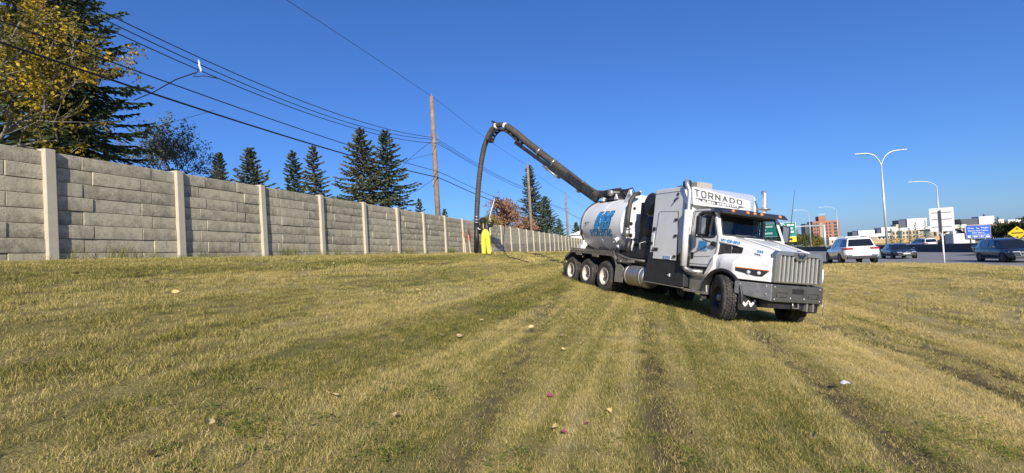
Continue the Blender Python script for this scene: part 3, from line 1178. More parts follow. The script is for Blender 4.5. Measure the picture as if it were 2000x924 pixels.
# --- debris tank
TC, TR = Vector((0, 0, 2.385)), 1.02
X1, X0 = -4.98, -7.92
mb = MB()
prof = [(TR, X1), (TR, X0)]
for k in range(1, 10):
    th = k / 9 * math.pi / 2
    prof.append((TR * math.cos(th), X0 - .34 * math.sin(th)))
mb.lathe([(r, x) for r, x in prof], (0, 0, TC.z), (1, 0, 0), 96)
tank = part(mb, 'debris_tank', 'white_tank')
mb = MB()
hp = [(TR + .012, X1 - .02), (TR + .012, X1 + .03), (TR - .02, X1 + .045)]
for k in range(0, 9):
    th = k / 8 * math.pi / 2
    hp.append(((TR - .03) * math.cos(th), X1 + .05 + .16 * math.sin(th)))
mb.lathe(hp, (0, 0, TC.z), (1, 0, 0), 72)
head = part(mb, 'tank_head', 'white', tank)
mb = MB()
for x in (X0 - .01, -6.45):
    mb.lathe([(TR + .001, x - .02), (TR + .008, x - .015), (TR + .008, x + .015), (TR + .001, x + .02)], (0, 0, TC.z), (1, 0, 0), 72)
part(mb, 'weld_band', 'white_tank', tank)


def on_tank(xc, phc, lift=.006):
    """text on the right flank: u forward along the tank, v up round it"""
    def fn(u, v, d):
        ph = phc + v / TR
        rr = TR + lift + d
        return Vector((xc + u, -rr * math.cos(ph), TC.z + rr * math.sin(ph)))
    return fn


block_text('logo_outline', 'DGS', M['navy'], tank, on_tank(-6.24, .15, .003), w=1.12, h=.66, stroke=.235, gap=.16, shear=.34, grow=.03)
block_text('logo', 'DGS', M['blue'], tank, on_tank(-6.24, .15, .008), w=1.12, h=.66, stroke=.235, gap=.16, shear=.34, grow=.002)
block_text('name_outline', 'HYDROVAC', M['navy'], tank, on_tank(-6.42, -.31, .003), w=1.62, h=.25, stroke=.20, gap=.22, grow=.014)
block_text('name', 'HYDROVAC', M['blue'], tank, on_tank(-6.42, -.31, .008), w=1.62, h=.25, stroke=.20, gap=.22)
# small fittings on the flank
for xx, ph, rr in ((-7.95, -.28, 0), (-5.28, -.52, 1), (-5.35, -.78, 1), (-7.55, .05, 2)):
    p = Vector((xx, -TR * math.cos(ph), TC.z + TR * math.sin(ph)))
    nn = Vector((0, -math.cos(ph), math.sin(ph)))
    mb = MB()
    if rr == 0:
        mb.box(p + nn * .02, (.16, .05, .20))
        part(mb, 'work_lamp', 'plastic', tank)
    elif rr == 1:
        mb.cyl(p - nn * .02, p + nn * .13, .075, 14).cyl(p + nn * .13, p + nn * .16, .095, 14)
        mb.tube([p + nn * .12, p + nn * .16 + Vector((-.12, 0, -.1))], .016, 6)
        part(mb, 'valve', 'white', tank)
    else:
        mb.tube([p + nn * .01, p + nn * .07, p + nn * .07 + Vector((.16, 0, .04)), p + nn * .01 + Vector((.2, 0, .05))], .014, 6)
        part(mb, 'grab_handle', 'black_steel', tank)
# ports on the front head
for yy, zz, rr in ((-.62, 2.95, .045), (-.72, 2.42, .05), (-.70, 2.02, .06), (-.45, 1.72, .06), (-.25, 2.75, .04), (-.55, 1.9, .035), (-.28, 2.25, .04)):
    q = math.sqrt(yy * yy + (zz - TC.z) ** 2) / (TR - .03)
    xx = X1 + .05 + .16 * math.sqrt(max(0, 1 - q * q))
    mb = MB().cyl((xx - .03, yy, zz), (xx + .05, yy, zz), rr, 14)
    part(mb, 'port', 'black_steel', head)
# tank cradle and green hinge line under the barrel
mb = MB()
for x in (-5.4, -6.6, -7.7):
    mb.prism([(-.95, 1.1), (.95, 1.1), (.85, 1.55), (.45, 1.42), (0, 1.38), (-.45, 1.42), (-.85, 1.55)], x - .05, x + .05, 'x')
mb.bx(-8.2, -4.85, -.62, -.5, 1.08, 1.34).bx(-8.2, -4.85, .5, .62, 1.08, 1.34)
part(mb, 'tank_cradle', 'black_steel')
# white boom cradle brackets on top at the front of the tank
for yy in (-.62, -.25, .5):
    mb = MB().prism([(-5.55, 3.12), (-5.30, 3.52), (-5.22, 3.62), (-5.12, 3.62), (-5.10, 3.40), (-4.88, 3.02), (-5.1, 2.95)], yy - .03, yy + .03)
    part(mb, 'boom_rest', 'white', tank, bevel=.004)
mb = MB().bx(-5.35, -5.05, -.65, .55, 3.34, 3.46)
part(mb, 'boom_rest', 'white', tank)
# rear door rim with hydraulic clamps
mb = MB().lathe([(TR + .05, X0 - .06), (TR + .07, X0 - .03), (TR + .05, X0 + .0), (TR - .01, X0 + .0)], (0, 0, TC.z), (1, 0, 0), 64)
part(mb, 'rear_door_ring', 'black_steel', tank)
mb = MB()
mb.box((X0 - .1, -.82, 1.55), (.25, .18, .3)).cyl((X0 - .25, -.78, 1.45), (X0 + .05, -.9, 1.75), .05, 10).box((X0 - .12, -.95, 1.5), (.3, .12, .18))
part(mb, 'door_clamp', 'white', tank)

# --- black suction pipe and air filters between tank and cabinet
mb = MB()
mb.tube([(-4.72, -.55, 3.46), (-4.62, -.78, 3.40), (-4.58, -.95, 3.15), (-4.56, -1.0, 2.6), (-4.56, -1.0, 2.2)], .075, 12)
pipe = part(mb, 'vent_hose', 'hose')
mb = MB().cyl((-4.56, -1.0, 2.2), (-4.56, -1.0, 1.95), .095, 14).cyl((-4.56, -1.0, 1.95), (-4.56, -1.0, 1.88), .06, 12).cyl((-4.56, -1.0, 2.24), (-4.56, -1.0, 2.19), .11, 14)
part(mb, 'hose_coupling', 'alu', pipe)
mb = MB().tube([(-4.50, -.9, 1.9), (-4.52, -.95, 1.6), (-4.5, -.9, 1.35)], .10, 12)
part(mb, 'drain_pipe', 'black_steel')
for z, x in ((2.98, -3.45), (2.26, -3.42)):
    mb = MB().lathe([(0, -.96), (.30, -.96), (.335, -.93), (.34, -.88), (.34, .88), (.335, .93), (0, .96)], (x, 0, z), (0, 1, 0), 40)
    fl = part(mb, 'filter_housing', 'black_steel')
    mb = MB().lathe([(.342, -.90), (.366, -.90), (.366, -.84), (.342, -.84)], (x, 0, z), (0, 1, 0), 40)
    part(mb, 'clamp_ring', 'alu', fl)
mb = MB().bx(-4.25, -2.9, -.75, .75, 1.5, 3.1)
part(mb, 'blower_block', 'black_steel', bevel=.02)
mb = MB().prism([(-3.9, 1.42), (-2.85, 1.42), (-2.85, 1.95), (-3.6, 1.95)], -1.05, 1.05)
part(mb, 'blower_base', 'charcoal')
for k in range(3):
    mb = MB().tube([(-3.9 + .2 * k, -1.0, 1.4), (-3.8 + .2 * k, -1.1, 1.75), (-3.6 + .2 * k, -1.05, 1.8), (-3.4 + .1 * k, -.9, 1.5)], .012, 6)
    part(mb, 'cable', 'sticker' if k == 1 else 'plastic')

# --- equipment cabinet with a charcoal skirt
CB = [(-2.80, 1.46), (-2.72, 3.32), (-1.60, 3.32), (-1.43, 2.98), (-1.40, 1.46)]
mb = MB().prism(CB, -1.27, 1.27)
cab_box = part(mb, 'equipment_cabinet', 'white', bevel=.022)
mb = MB().prism([(-2.785, 3.19), (-1.56, 3.19), (-1.56, 3.20), (-2.785, 3.20)], -1.276, -1.25)
part(mb, 'seam', 'gunmetal', cab_box)
door_o = [(-2.60, 1.31), (-2.44, 2.66), (-1.61, 2.64), (-1.52, 1.31)]
mb = MB().prism(door_o, -1.295, -1.262)
dr = part(mb, 'cabinet_door', 'white', cab_box, bevel=.008)
mb = MB()
for (a, b_) in zip(door_o, door_o[1:] + door_o[:1]):
    pa, pb = Vector((a[0], -1.283, a[1])), Vector((b_[0], -1.283, b_[1]))
    mb.tube([pa, pb], .013, 6)
part(mb, 'door_seal', 'gunmetal', cab_box)
for zz, xx in ((2.42, -1.64), (1.98, -1.62), (1.42, -1.60)):
    mb = MB().bx(xx - .05, xx + .05, -1.325, -1.29, zz - .03, zz + .03).bx(xx - .03, xx + .07, -1.335, -1.32, zz - .012, zz + .012)
    part(mb, 'latch', 'gunmetal', cab_box)
part(MB().cyl((-2.63, -1.26, 2.17), (-2.63, -1.30, 2.17), .06, 18), 'breather_cap', 'plastic', cab_box)
mb = MB().bx(-2.75, -2.62, -1.285, -1.26, 1.55, 2.04)
pl_ = part(mb, 'service_hatch', 'white', cab_box, bevel=.01)
part(MB().cyl((-2.69, -1.28, 1.75), (-2.69, -1.31, 1.75), .045, 12), 'fuel_cap', 'plastic', cab_box)
mb = MB().tube([(-1.66, -1.27, 3.02), (-1.68, -1.33, 3.0), (-1.74, -1.34, 2.94), (-1.8, -1.30, 2.92)], .02, 6).lathe([(.03, -.008), (.045, -.008), (.045, .008), (.03, .008)], (-1.68, -1.28, 3.12), (0, 1, 0), 14)
part(mb, 'lifting_hook', 'plastic', cab_box)
RIGHT = lambda x, z, y=-1.27, l=.004: plane_fn((x, y, z), (1, 0, 0), (0, 0, 1), l)
block_text('maker_badge', 'DGS', M['ink'], cab_box, RIGHT(-2.50, 1.58, -1.297), w=.28, h=.10, stroke=.28, gap=.1, shear=.3)
for zz, w_ in ((1.40, .34), (1.345, .34)):
    mb = MB().bx(-2.10, -1.76, -1.303, -1.296, zz - .023, zz + .023)
    part(mb, 'contact_sticker', 'sticker', cab_box)
block_text('sticker_text', 'DGS', M['blue'], cab_box, RIGHT(-2.05, 1.40, -1.303), w=.08, h=.036, stroke=.24, gap=.25)
block_text('sticker_text', 'HYDROVAC', M['blue'], cab_box, RIGHT(-1.88, 1.40, -1.303), w=.22, h=.036, stroke=.24, gap=.25)
block_text('sticker_text', '587-620-5015', M['blue'], cab_box, RIGHT(-1.93, 1.345, -1.303), w=.32, h=.036, stroke=.24, gap=.25)
for s in (-1, 1):
    mb = MB().prism([(-3.02, .62), (-2.82, 1.50), (-2.62, 1.50), (-2.60, 1.305), (-1.52, 1.305), (-1.50, 1.50), (-1.385, 1.56), (-1.36, 1.10), (-1.20, .95), (-1.20, .64)],
                    s * 1.10, s * 1.275)
    sk = part(mb, 'cabinet_skirt', 'charcoal', bevel=.02)
    mb = MB().bx(-3.0, -1.25, s * 1.279, s * 1.20, .60, .625)
    part(mb, 'lower_trim', 'steel', sk)
    mb = MB().bx(-1.80, -1.76, s * 1.29, s * 1.27, .86, .94).bx(-1.87, -1.83, s * 1.285, s * 1.27, .89, .91)
    part(mb, 'key_lock', 'sticker', sk)
    part(MB().bx(-2.41, -2.40, s * 1.279, s * 1.27, .65, 1.3), 'seam', 'black_steel', sk)
mb = MB().bx(-2.9, -1.3, -1.1, 1.1, .75, 1.45)
part(mb, 'cabinet_floor', 'black_steel')
# roof clutter on the cabinet
mb = MB().lathe([(0, .1), (.25, .09), (.34, .04), (.36, 0)], (-2.0, -.75, 3.32), (0, 0, 1), 28)
part(mb, 'roof_vent', 'black_steel', cab_box)
mb = MB().bx(-1.85, -1.35, -.95, -.45, 3.30, 3.47)
part(mb, 'roof_air_box', pm('grey_roof_box', (.36, .34, .31), .6, var=.1), cab_box, bevel=.015)
mb = MB().bx(-1.62, -1.45, -1.2, -1.05, 3.32, 3.47).cyl((-1.5, -1.1, 3.3), (-1.5, -1.1, 3.5), .05, 10)
part(mb, 'work_lamp', 'plastic', cab_box)

# --- V-nosed name board above the cab
A_t = Vector((-.48, 0, 2.985))
L_t, L_b = Vector((-1.44, -1.06, 3.34)), Vector((-1.36, -1.06, 2.83))
_pn = (A_t - L_t).cross(L_b - L_t)
A_b = Vector((0, 0, 2.73))          # lower apex, in the plane of the side panel
A_b.x = L_t.x - (_pn.y * (0 - L_t.y) + _pn.z * (2.73 - L_t.z)) / _pn.x
mir = lambda p: Vector((p.x, -p.y, p.z))
R_t, R_b = mir(L_t), mir(L_b)
B_t, B_b = Vector((-1.45, 0, 3.36)), Vector((-1.45, 0, 2.78))
mb = MB().add([L_t, A_t, R_t, L_b, A_b, R_b], [(0, 1, 4, 3), (1, 2, 5, 4), (0, 2, 1), (3, 4, 5), (0, 3, 5, 2)])
fair = part(mb, 'roof_fairing', 'white', bevel=.03, seg=3)
eu = (A_b - L_b + A_t - L_t).normalized()
up0 = (L_t - L_b).normalized()
nn = eu.cross(up0).normalized()
ev = nn.cross(eu)


def fair_pt(fu, fv):
    top = L_t.lerp(A_t, fu)
    bot = L_b.lerp(A_b, fu)
    return bot.lerp(top, fv)


FW, FH = 1.42, .42


def fair_fn(u0, u1, v0, v1, w, h, lift):
    def fn(u, v, d):
        return fair_pt(u0 + (u1 - u0) * (u / w + .5), v0 + (v1 - v0) * (v / h + .5)) + nn * (lift + d)
    return fn


block_text('maker_name', 'TORNADO', M['ink'], fair, fair_fn(.05, .87, .47, .90, 1.17, .185, .006), w=1.17, h=.185, stroke=.17, gap=.30)
mb = MB()
P4 = [(.03, .40), (.13, .42), (.93, .34), (.80, .10), (.20, .18), (.14, .33)]
mb.poly([fair_pt(*q) + nn * .006 for q in P4])
part(mb, 'name_strip', 'ink', fair)
block_text('maker_subtitle', 'GLOBAL', M['sticker'], fair, fair_fn(.19, .41, .19, .35, .31, .072, .010), w=.31, h=.072, stroke=.2, gap=.35)
block_text('maker_subtitle', 'HYDROVACS', M['sticker'], fair, fair_fn(.45, .80, .17, .33, .50, .072, .010), w=.50, h=.072, stroke=.2, gap=.35)
mb = MB().bx(-1.52, -1.36, -1.20, -1.05, 2.70, 2.86).cyl((-1.44, -1.1, 2.6), (-1.44, -1.1, 2.75), .02, 8)
part(mb, 'work_lamp', 'plastic')

# --- cab shell with real openings
cabm = MB()
HW0, HW1 = 1.04, .985


def cab_y(z):
    return HW0 + (HW1 - HW0) * max(0, min(1, (z - 1.95) / .75))


SIDE_O = [(-1.36, 1.20), (-.50, 1.22), (-.32, 1.62), (-.30, 2.02), (-.53, 2.62), (-.66, 2.71), (-1.36, 2.71)]
SIDE_I = [(-1.15, 1.99), (-.60, 1.97), (-.46, 1.98), (-.41, 2.04), (-.56, 2.53), (-.62, 2.58), (-1.10, 2.58)]
for s in (-1, 1):
    o_ = [(x, s * cab_y(z), z) for x, z in SIDE_O]
    i_ = [(x, s * cab_y(z), z) for x, z in SIDE_I]
    cabm.ring(o_, i_)
    i2 = [(x, s * (cab_y(z) - .05), z) for x, z in SIDE_I]
    cabm.ring(i_, i2)
zw0, zw1 = 2.02, 2.60
xw = lambda z: -.30 - .23 * (z - 2.02) / .60
ws_o = [(-.30, -cab_y(2.02), 2.02), (-.30, cab_y(2.02), 2.02), (-.53, cab_y(2.62), 2.62), (-.53, -cab_y(2.62), 2.62)]
ws_i = [(xw(2.05), -.92, 2.05), (xw(2.05), .92, 2.05), (xw(2.575), .87, 2.575), (xw(2.575), -.87, 2.575)]
cabm.ring(ws_o, ws_i)
cabm.poly([(-.53, -cab_y(2.62), 2.62), (-.53, cab_y(2.62), 2.62), (-.66, cab_y(2.71), 2.71), (-.66, -cab_y(2.71), 2.71)])
cabm.poly([(-.66, -cab_y(2.71), 2.71), (-.66, cab_y(2.71), 2.71), (-1.36, cab_y(2.71), 2.71), (-1.36, -cab_y(2.71), 2.71)])
cabm.poly([(-1.36, -cab_y(2.71), 2.71), (-1.36, cab_y(2.71), 2.71), (-1.36, cab_y(1.2), 1.2), (-1.36, -cab_y(1.2), 1.2)])
cabm.poly([(-1.36, -HW0, 1.2), (-1.36, HW0, 1.2), (-.50, HW0, 1.22), (-.50, -HW0, 1.22)])
cabm.poly([(-.50, -HW0, 1.22), (-.50, HW0, 1.22), (-.32, HW0, 1.62), (-.32, -HW0, 1.62)])
cabm.poly([(-.32, -HW0, 1.62), (-.32, HW0, 1.62), (-.30, HW0, 2.02), (-.30, -HW0, 2.02)])
cab_o = part(cabm, 'cab', 'white', bevel=.02, seg=2)
# door outline and its fittings
for s in (-1, 1):
    yy = s * 1.043
    mb = MB()
    dl = [(-1.30, 1.27), (-.53, 1.28), (-.36, 1.66), (-.35, 1.98)]
    mb.tube([(x, yy, z) for x, z in dl], .006, 5)
    mb.tube([(-1.30, yy, 1.27), (-1.30, yy, 2.0), (-1.28, s * .995, 2.66)], .006, 5)
    mb.tube([(-.35, yy, 1.98), (-.565, s * 1.0, 2.60), (-.66, s * .995, 2.66), (-1.28, s * .995, 2.66)], .006, 5)
    mb.tube([(-1.15, yy, 1.455), (-.55, yy, 1.50)], .005, 5)
    d_ = part(mb, 'door_seam', 'gunmetal', cab_o)
    mb = MB().prism([(-1.25, 1.40), (-1.17, 1.40), (-1.16, 1.56), (-1.25, 1.58)], s * 1.035, s * 1.058)
    part(mb, 'door_handle', 'plastic', cab_o, bevel=.012)
    mb = MB()
    pts = [(x, s * (cab_y(z) - .03), z) for x, z in SIDE_I]
    mb.poly(pts)
    part(mb, 'side_window', 'glass', cab_o)
    mb = MB()
    loop = [(x, s * (cab_y(z) + .002), z) for x, z in SIDE_I] + [(SIDE_I[0][0], s * (cab_y(SIDE_I[0][1]) + .002), SIDE_I[0][1])]
    mb.tube(loop, .016, 6)
    part(mb, 'window_seal', 'plastic', cab_o)
    # rain visor over the side window
    mb = MB().tube([(-1.12, s * 1.0, 2.57), (-.95, s * 1.03, 2.62), (-.60, s * 1.03, 2.60), (-.52, s * 1.03, 2.50)], .028, 8)
    part(mb, 'window_visor', 'plastic', cab_o)
mb = MB().poly([(p[0] - .012, p[1], p[2]) for p in ws_i])
part(mb, 'windscreen', 'glass', cab_o)
mb = MB().tube([Vector(p) + Vector((.004, 0, 0)) for p in ws_i + ws_i[:1]], .022, 6)
part(mb, 'windscreen_seal', 'plastic', cab_o)
for yy in (-.45, .35):
    mb = MB().tube([(-.26, yy, 2.03), (-.29, yy + .5, 2.10), (-.30, yy + .55, 2.12)], .011, 6)
    part(mb, 'wiper', 'plastic', cab_o)
block_text('door_logo', 'DGS', M['blue'], cab_o, plane_fn((-.84, -1.046, 1.79), (1, 0, 0), (0, 0, 1)), w=.30, h=.19, stroke=.34, gap=.04, shear=.2)
block_text('door_name', 'HYDROVAC', M['blue'], cab_o, plane_fn((-.86, -1.046, 1.655), (1, 0, 0), (0, 0, 1)), w=.38, h=.065, stroke=.24, gap=.18)
# cab interior
mb = MB().bx(-1.33, -.42, -.98, .98, 1.3, 1.36).bx(-1.34, -1.30, -.97, .97, 1.3, 2.05).bx(-1.34, -1.30, -.97, .97, 2.5, 2.68)
mb.prism([(-.34, 1.4), (-.36, 2.02), (-.52, 2.05), (-.70, 1.93), (-.66, 1.4)], -.96, .96)
mb.bx(-1.32, -.6, -.95, .95, 2.64, 2.685)
mb.bx(-1.34, -1.29, -.97, -.2, 2.05, 2.5).bx(-1.34, -1.29, .35, .97, 2.05, 2.5)
inter = part(mb, 'cab_interior', 'dark_int', cab_o)
for yy in (-.5, .5):
    mb = MB().bx(-1.25, -.8, yy - .25, yy + .25, 1.55, 1.72).box((-1.2, yy, 2.0), (.14, .48, .62), Matrix.Rotation(-.15, 3, 'Y')).box((-1.25, yy, 2.36), (.1, .26, .16))
    part(mb, 'seat', 'dark_int', cab_o, bevel=.03)
mb = MB()
c0 = Vector((-.78, .5, 1.98))
ax = Vector((-.55, 0, .83)).normalized()
u_ = Vector((0, 1, 0))
w_ = ax.cross(u_)
mb.tube([c0 + (u_ * math.cos(k * math.pi / 12) + w_ * math.sin(k * math.pi / 12)) * .22 for k in range(25)], .018, 8)
mb.cyl(c0, c0 - ax * .3, .03, 8).tube([c0 - u_ * .2, c0 + u_ * .2], .015, 6)
part(mb, 'steering_wheel', 'plastic', cab_o)
mb = MB().box((-.48, -.15, 2.075), (.16, .3, .006), Matrix.Rotation(.3, 3, 'Y')).box((-.47, .12, 2.085), (.18, .24, .006), Matrix.Rotation(-.15, 3, 'X'))
part(mb, 'paper_on_dash', 'sticker', cab_o)
# sun visor with five amber lamps
vp = [(-.60, 2.73), (-.36, 2.715), (-.24, 2.60), (-.26, 2.585), (-.40, 2.66), (-.60, 2.685)]
mb = MB().prism(vp, -1.04, 1.04)
mb.add([(-.60, -1.04, 2.73), (-.24, -1.04, 2.60), (-.42, -1.10, 2.58), (-.66, -1.06, 2.68)], [(0, 1, 2, 3)])
vis = part(mb, 'sun_visor', pm('dark_chrome_visor', (.16, .165, .18), .34, .85, var=.08), bevel=.006)
for yy in (-.68, -.22, 0, .22, .82):
    mb = MB().lathe([(0, .03), (.03, .026), (.045, .0)], (-.297, yy, 2.662), (.7, 0, .66), 14)
    part(mb, 'marker_lamp', 'amber', vis)

# --- hood: narrow nose rising out of wide fenders, wheel arches cut
def arch(x):
    return .545 + math.sqrt(max(0, .64 ** 2 - x * x)) if abs(x) < .64 else 0


def hood_sec(x, s=1):
    f = (x + .34) / 1.32           # 0 cowl .. 1 nose
    zt_ = 2.03 - .27 * f - .05 * f * f
    w1 = .96 - .27 * f
    sh = 1.52 - .10 * f            # shoulder height
    w2 = 1.13 if x < .30 else 1.13 - (x - .30) / .68 * .42
    w2 = max(w2, w1 + .012)
    if x < -.1:
        w2 = 1.05 + (x + .34) / .24 * .08
    zb = max(1.03, arch(x)) if x > -.62 else .7
    zb = min(zb, sh - .2)
    drop = .05 if x > .9 else 0
    return [(x, 0, zt_ - drop), (x, w1 * .55, zt_ - .012 - drop), (x, w1 * .82, zt_ - .04 - drop), (x, w1 * .96, zt_ - .10 - drop), (x, w1, zt_ - .18 - drop),
            (x, w1 + .015, sh + .14), (x, w1 + (w2 - w1) * .35, sh + .04), (x, w1 + (w2 - w1) * .75, sh - .02), (x, w2 - .01, sh - .09), (x, w2, sh - .16), (x, w2 + .005, (zb + sh - .16) / 2), (x, w2, zb)]


mb = MB()
xs = [-.34 + 1.32 * k / 40 for k in range(41)]
for s in (-1, 1):
    mb.loft([[(p[0], s * p[1], p[2]) for p in hood_sec(x)] for x in xs], caps=False)
# nose closing panel behind the grille
e_ = hood_sec(.98)
mb.poly([(p[0], p[1], p[2]) for p in e_] + [(p[0], -p[1], p[2]) for p in reversed(e_)])
hood = part(mb, 'hood', 'white')
# raised centre bulge lines on the hood
for s in (-1, 1):
    mb = MB().tube([(-.30, s * .52, 2.022), (.2, s * .47, 1.925), (.6, s * .44, 1.825), (.93, s * .42, 1.735)], .022, 8)
    part(mb, 'hood_crease', 'white', hood)
for s in (-1, 1):
    # flare lip, rear fender tail, splash flap
    mb = MB()
    A0 = [(-.05 + k * (math.pi + .25) / 26) for k in range(27)]
    sec = []
    for th in A0:
        cx_, cz_ = math.cos(th), math.sin(th)
        def pp(r, y):
            return (r * cx_, s * y, .545 + r * cz_)
        sec.append([pp(.60, .80), pp(.60, 1.14), pp(.615, 1.165), pp(.66, 1.175), pp(.69, 1.15), pp(.67, 1.10)])
    mb.loft(sec, caps=False)
    part(mb, 'wheel_arch_lip', 'plastic', hood)
    mb = MB().prism([(-.34, 1.55), (-.34, 1.08), (-.52, .93), (-.60, .70), (-.64, .40), (-.70, .40), (-.70, .75), (-.62, 1.08), (-.46, 1.33)], s * .96, s * 1.12)
    part(mb, 'fender_tail', 'white', hood, bevel=.012)
    mb = MB().tube([(-.34, s * 1.125, 1.22), (-.50, s * 1.13, 1.05), (-.62, s * 1.13, .78), (-.66, s * 1.13, .38)], .03, 6)
    part(mb, 'fender_edge', 'rim', hood)
    # inner wheel housing
    mb = MB().prism([(.64 * math.cos(t_), .545 + .64 * math.sin(t_)) for t_ in [k * math.pi / 14 for k in range(15)]], s * .45, s * .5)
    part(mb, 'wheel_housing', 'black_steel', hood)
    # headlamp pod: follows the corner between flare and grille
    def cp(x, z, out=0.):
        w2 = hood_sec(x)[9][1]
        return (x + out * .6, s * (w2 + .006 + out), z)
    xs_ = [.36 + .60 * k / 10 for k in range(11)]
    top = [cp(x, 1.300 - .02 * i / 10, .012) for i, x in enumerate(xs_)]
    bot = [cp(x, (1.215 - .085 * min(1, i / 6.)) if i < 9 else 1.13 + .07 * (i - 8), .012) for i, x in enumerate(xs_)]
    mb = MB().loft([top, bot], caps=False, smooth=False)
    hl = part(mb, 'headlight', 'plastic', hood, solid=.01)
    mb = MB().loft([[(p[0] + .006, p[1] + s * .006, p[2] - .004) for p in top], [(p[0] + .006, p[1] + s * .006, p[2] - .018) for p in top]], caps=False)
    part(mb, 'indicator', 'amber', hl)
    for i in (4, 7):
        a = Vector(cp(xs_[i], 1.20, .025))
        ndir = Vector((.62, s * .78, 0))
        mb = MB().lathe([(0, .02), (.032, .015), (.042, 0.), (.042, -.02)], a, ndir, 16)
        part(mb, 'lamp_bulb', 'lamp', hl)
    # side intake with badge plate and mesh
    def sp(x, z, out=.012):
        w1 = hood_sec(x)[4][1]
        return (x, s * (w1 + .016 + out), z)
    mb = MB().add([sp(-.33, 1.55), sp(.02, 1.60), sp(.02, 1.80), sp(-.30, 1.83)], [(0, 1, 2, 3)])
    ig = part(mb, 'hood_intake', 'gunmetal', hood, solid=.02)
    mb = MB().add([sp(.03, 1.61), sp(.28, 1.63), sp(.30, 1.755), sp(.03, 1.80)], [(0, 1, 2, 3)])
    part(mb, 'intake_mesh', 'black_steel', ig, solid=.02)
    mb = MB()
    for k in range(5):
        zz = 1.635 + .033 * k
        mb.tube([sp(.04, zz, .026), sp(.28, zz - .01, .026)], .004, 5)
    mb.tube([sp(.025, 1.60, .028), sp(.025, 1.81, .028)], .008, 6)
    part(mb, 'intake_bar', 'alu', ig)
    put_text('intake_badge', 'W', M['ink'], ig, plane_fn(sp(-.14, 1.71, .026), (s * -1 if s > 0 else 1, 0, 0), (0, 0, 1)), w=.16, h=.09, offset=.02)
_hn = plane_fn((.02, -.981, 1.885), (.98, .19, -.13), (0, .25, 1), .0)
part(MB().poly([_hn(u, v, 0) for u, v in ((-.29, -.055), (.29, -.055), (.29, .055), (-.29, .055))]), 'number_sticker', 'sticker', hood)
block_text('hood_number', '587-620-5015', M['blue'], hood, plane_fn((.02, -.985, 1.885), (.98, .19, -.13), (0, .25, 1), .0), w=.52, h=.068, stroke=.24, gap=.22)
block_text('hood_badge', 'DGS', M['blue'], hood, plane_fn((.74, -.805, 1.68), (.98, .20, -.12), (0, 0, 1), .0), w=.15, h=.065, stroke=.3, gap=.15)

# --- grille
gx = 1.0
M_BAR = pm('satin_grille_bar', (.66, .65, .62), .42, .55, var=.06)
mb = MB()
fo = [(-.70, 1.03), (.70, 1.03), (.69, 1.66), (.60, 1.735), (-.60, 1.735), (-.69, 1.66)]
fi = [(-.605, 1.06), (.605, 1.06), (.60, 1.60), (.54, 1.645), (-.54, 1.645), (-.60, 1.60)]
mb.ring([(gx + .06, y, z) for y, z in fo], [(gx + .065, y, z) for y, z in fi])
mb.ring([(gx - .06, y, z) for y, z in fo], [(gx + .06, y, z) for y, z in fo])
mb.ring([(gx + .065, y, z) for y, z in fi], [(gx - .0, y, z) for y, z in fi])
gr = part(mb, 'grille', pm('grille_surround_chrome', (.62, .63, .65), .26, .9, var=.08))
mb = MB().poly([(gx + .002, y, z) for y, z in fi])
part(mb, 'grille_mesh', pm('woven_grille_mesh', (.30, .285, .26), .4, .8, var=.4, scale=60), gr)
for k in range(10):
    yy = -.54 + .12 * k
    mb = MB().box((gx + .035, yy, 1.345 - (.0)), (.05, .022, .57))
    part(mb, 'grille_bar', M_BAR, gr, bevel=.006)
mb = MB().prism([(-.20, 1.72), (.20, 1.72), (.17, 1.60), (.08, 1.545), (-.08, 1.545), (-.17, 1.60)], gx + .055, gx + .095, 'x')
bd = part(mb, 'badge_plate', 'chrome', gr, bevel=.008)
block_text('badge_letter', 'W', M['navy'], gr, plane_fn((gx + .097, 0, 1.645), (0, 1, 0), (0, 0, 1)), w=.22, h=.11, stroke=.3)
mb = MB().lathe([(0, .02), (.03, .02), (.05, .0)], (gx + .02, 0, 1.75), (0, 0, 1), 14)
part(mb, 'cap_ornament', 'chrome', gr)
# white corner posts either side, towards the far headlamp
mb = MB().tube([(.95, .78, 1.05), (.96, .80, 1.2), (.96, .78, 1.4)], .05, 8)
part(mb, 'nose_trim', 'white', gr)

# --- bumper
def bump(z0, z1, lift0=.10):
    pln = [(.50, -1.23), (1.07, -.75), (1.07, .75), (.50, 1.23)]
    inn = [(.50, -1.16), (1.00, -.72), (1.00, .72), (.50, 1.16)]
    zb = [z0 + lift0, z0, z0, z0 + lift0]
    b = MB()
    secs = [[(pln[i][0], pln[i][1], zb[i]), (pln[i][0], pln[i][1], z1), (inn[i][0], inn[i][1], z1), (inn[i][0], inn[i][1], zb[i])] for i in range(4)]
    return b.loft(secs, close=True, smooth=False)


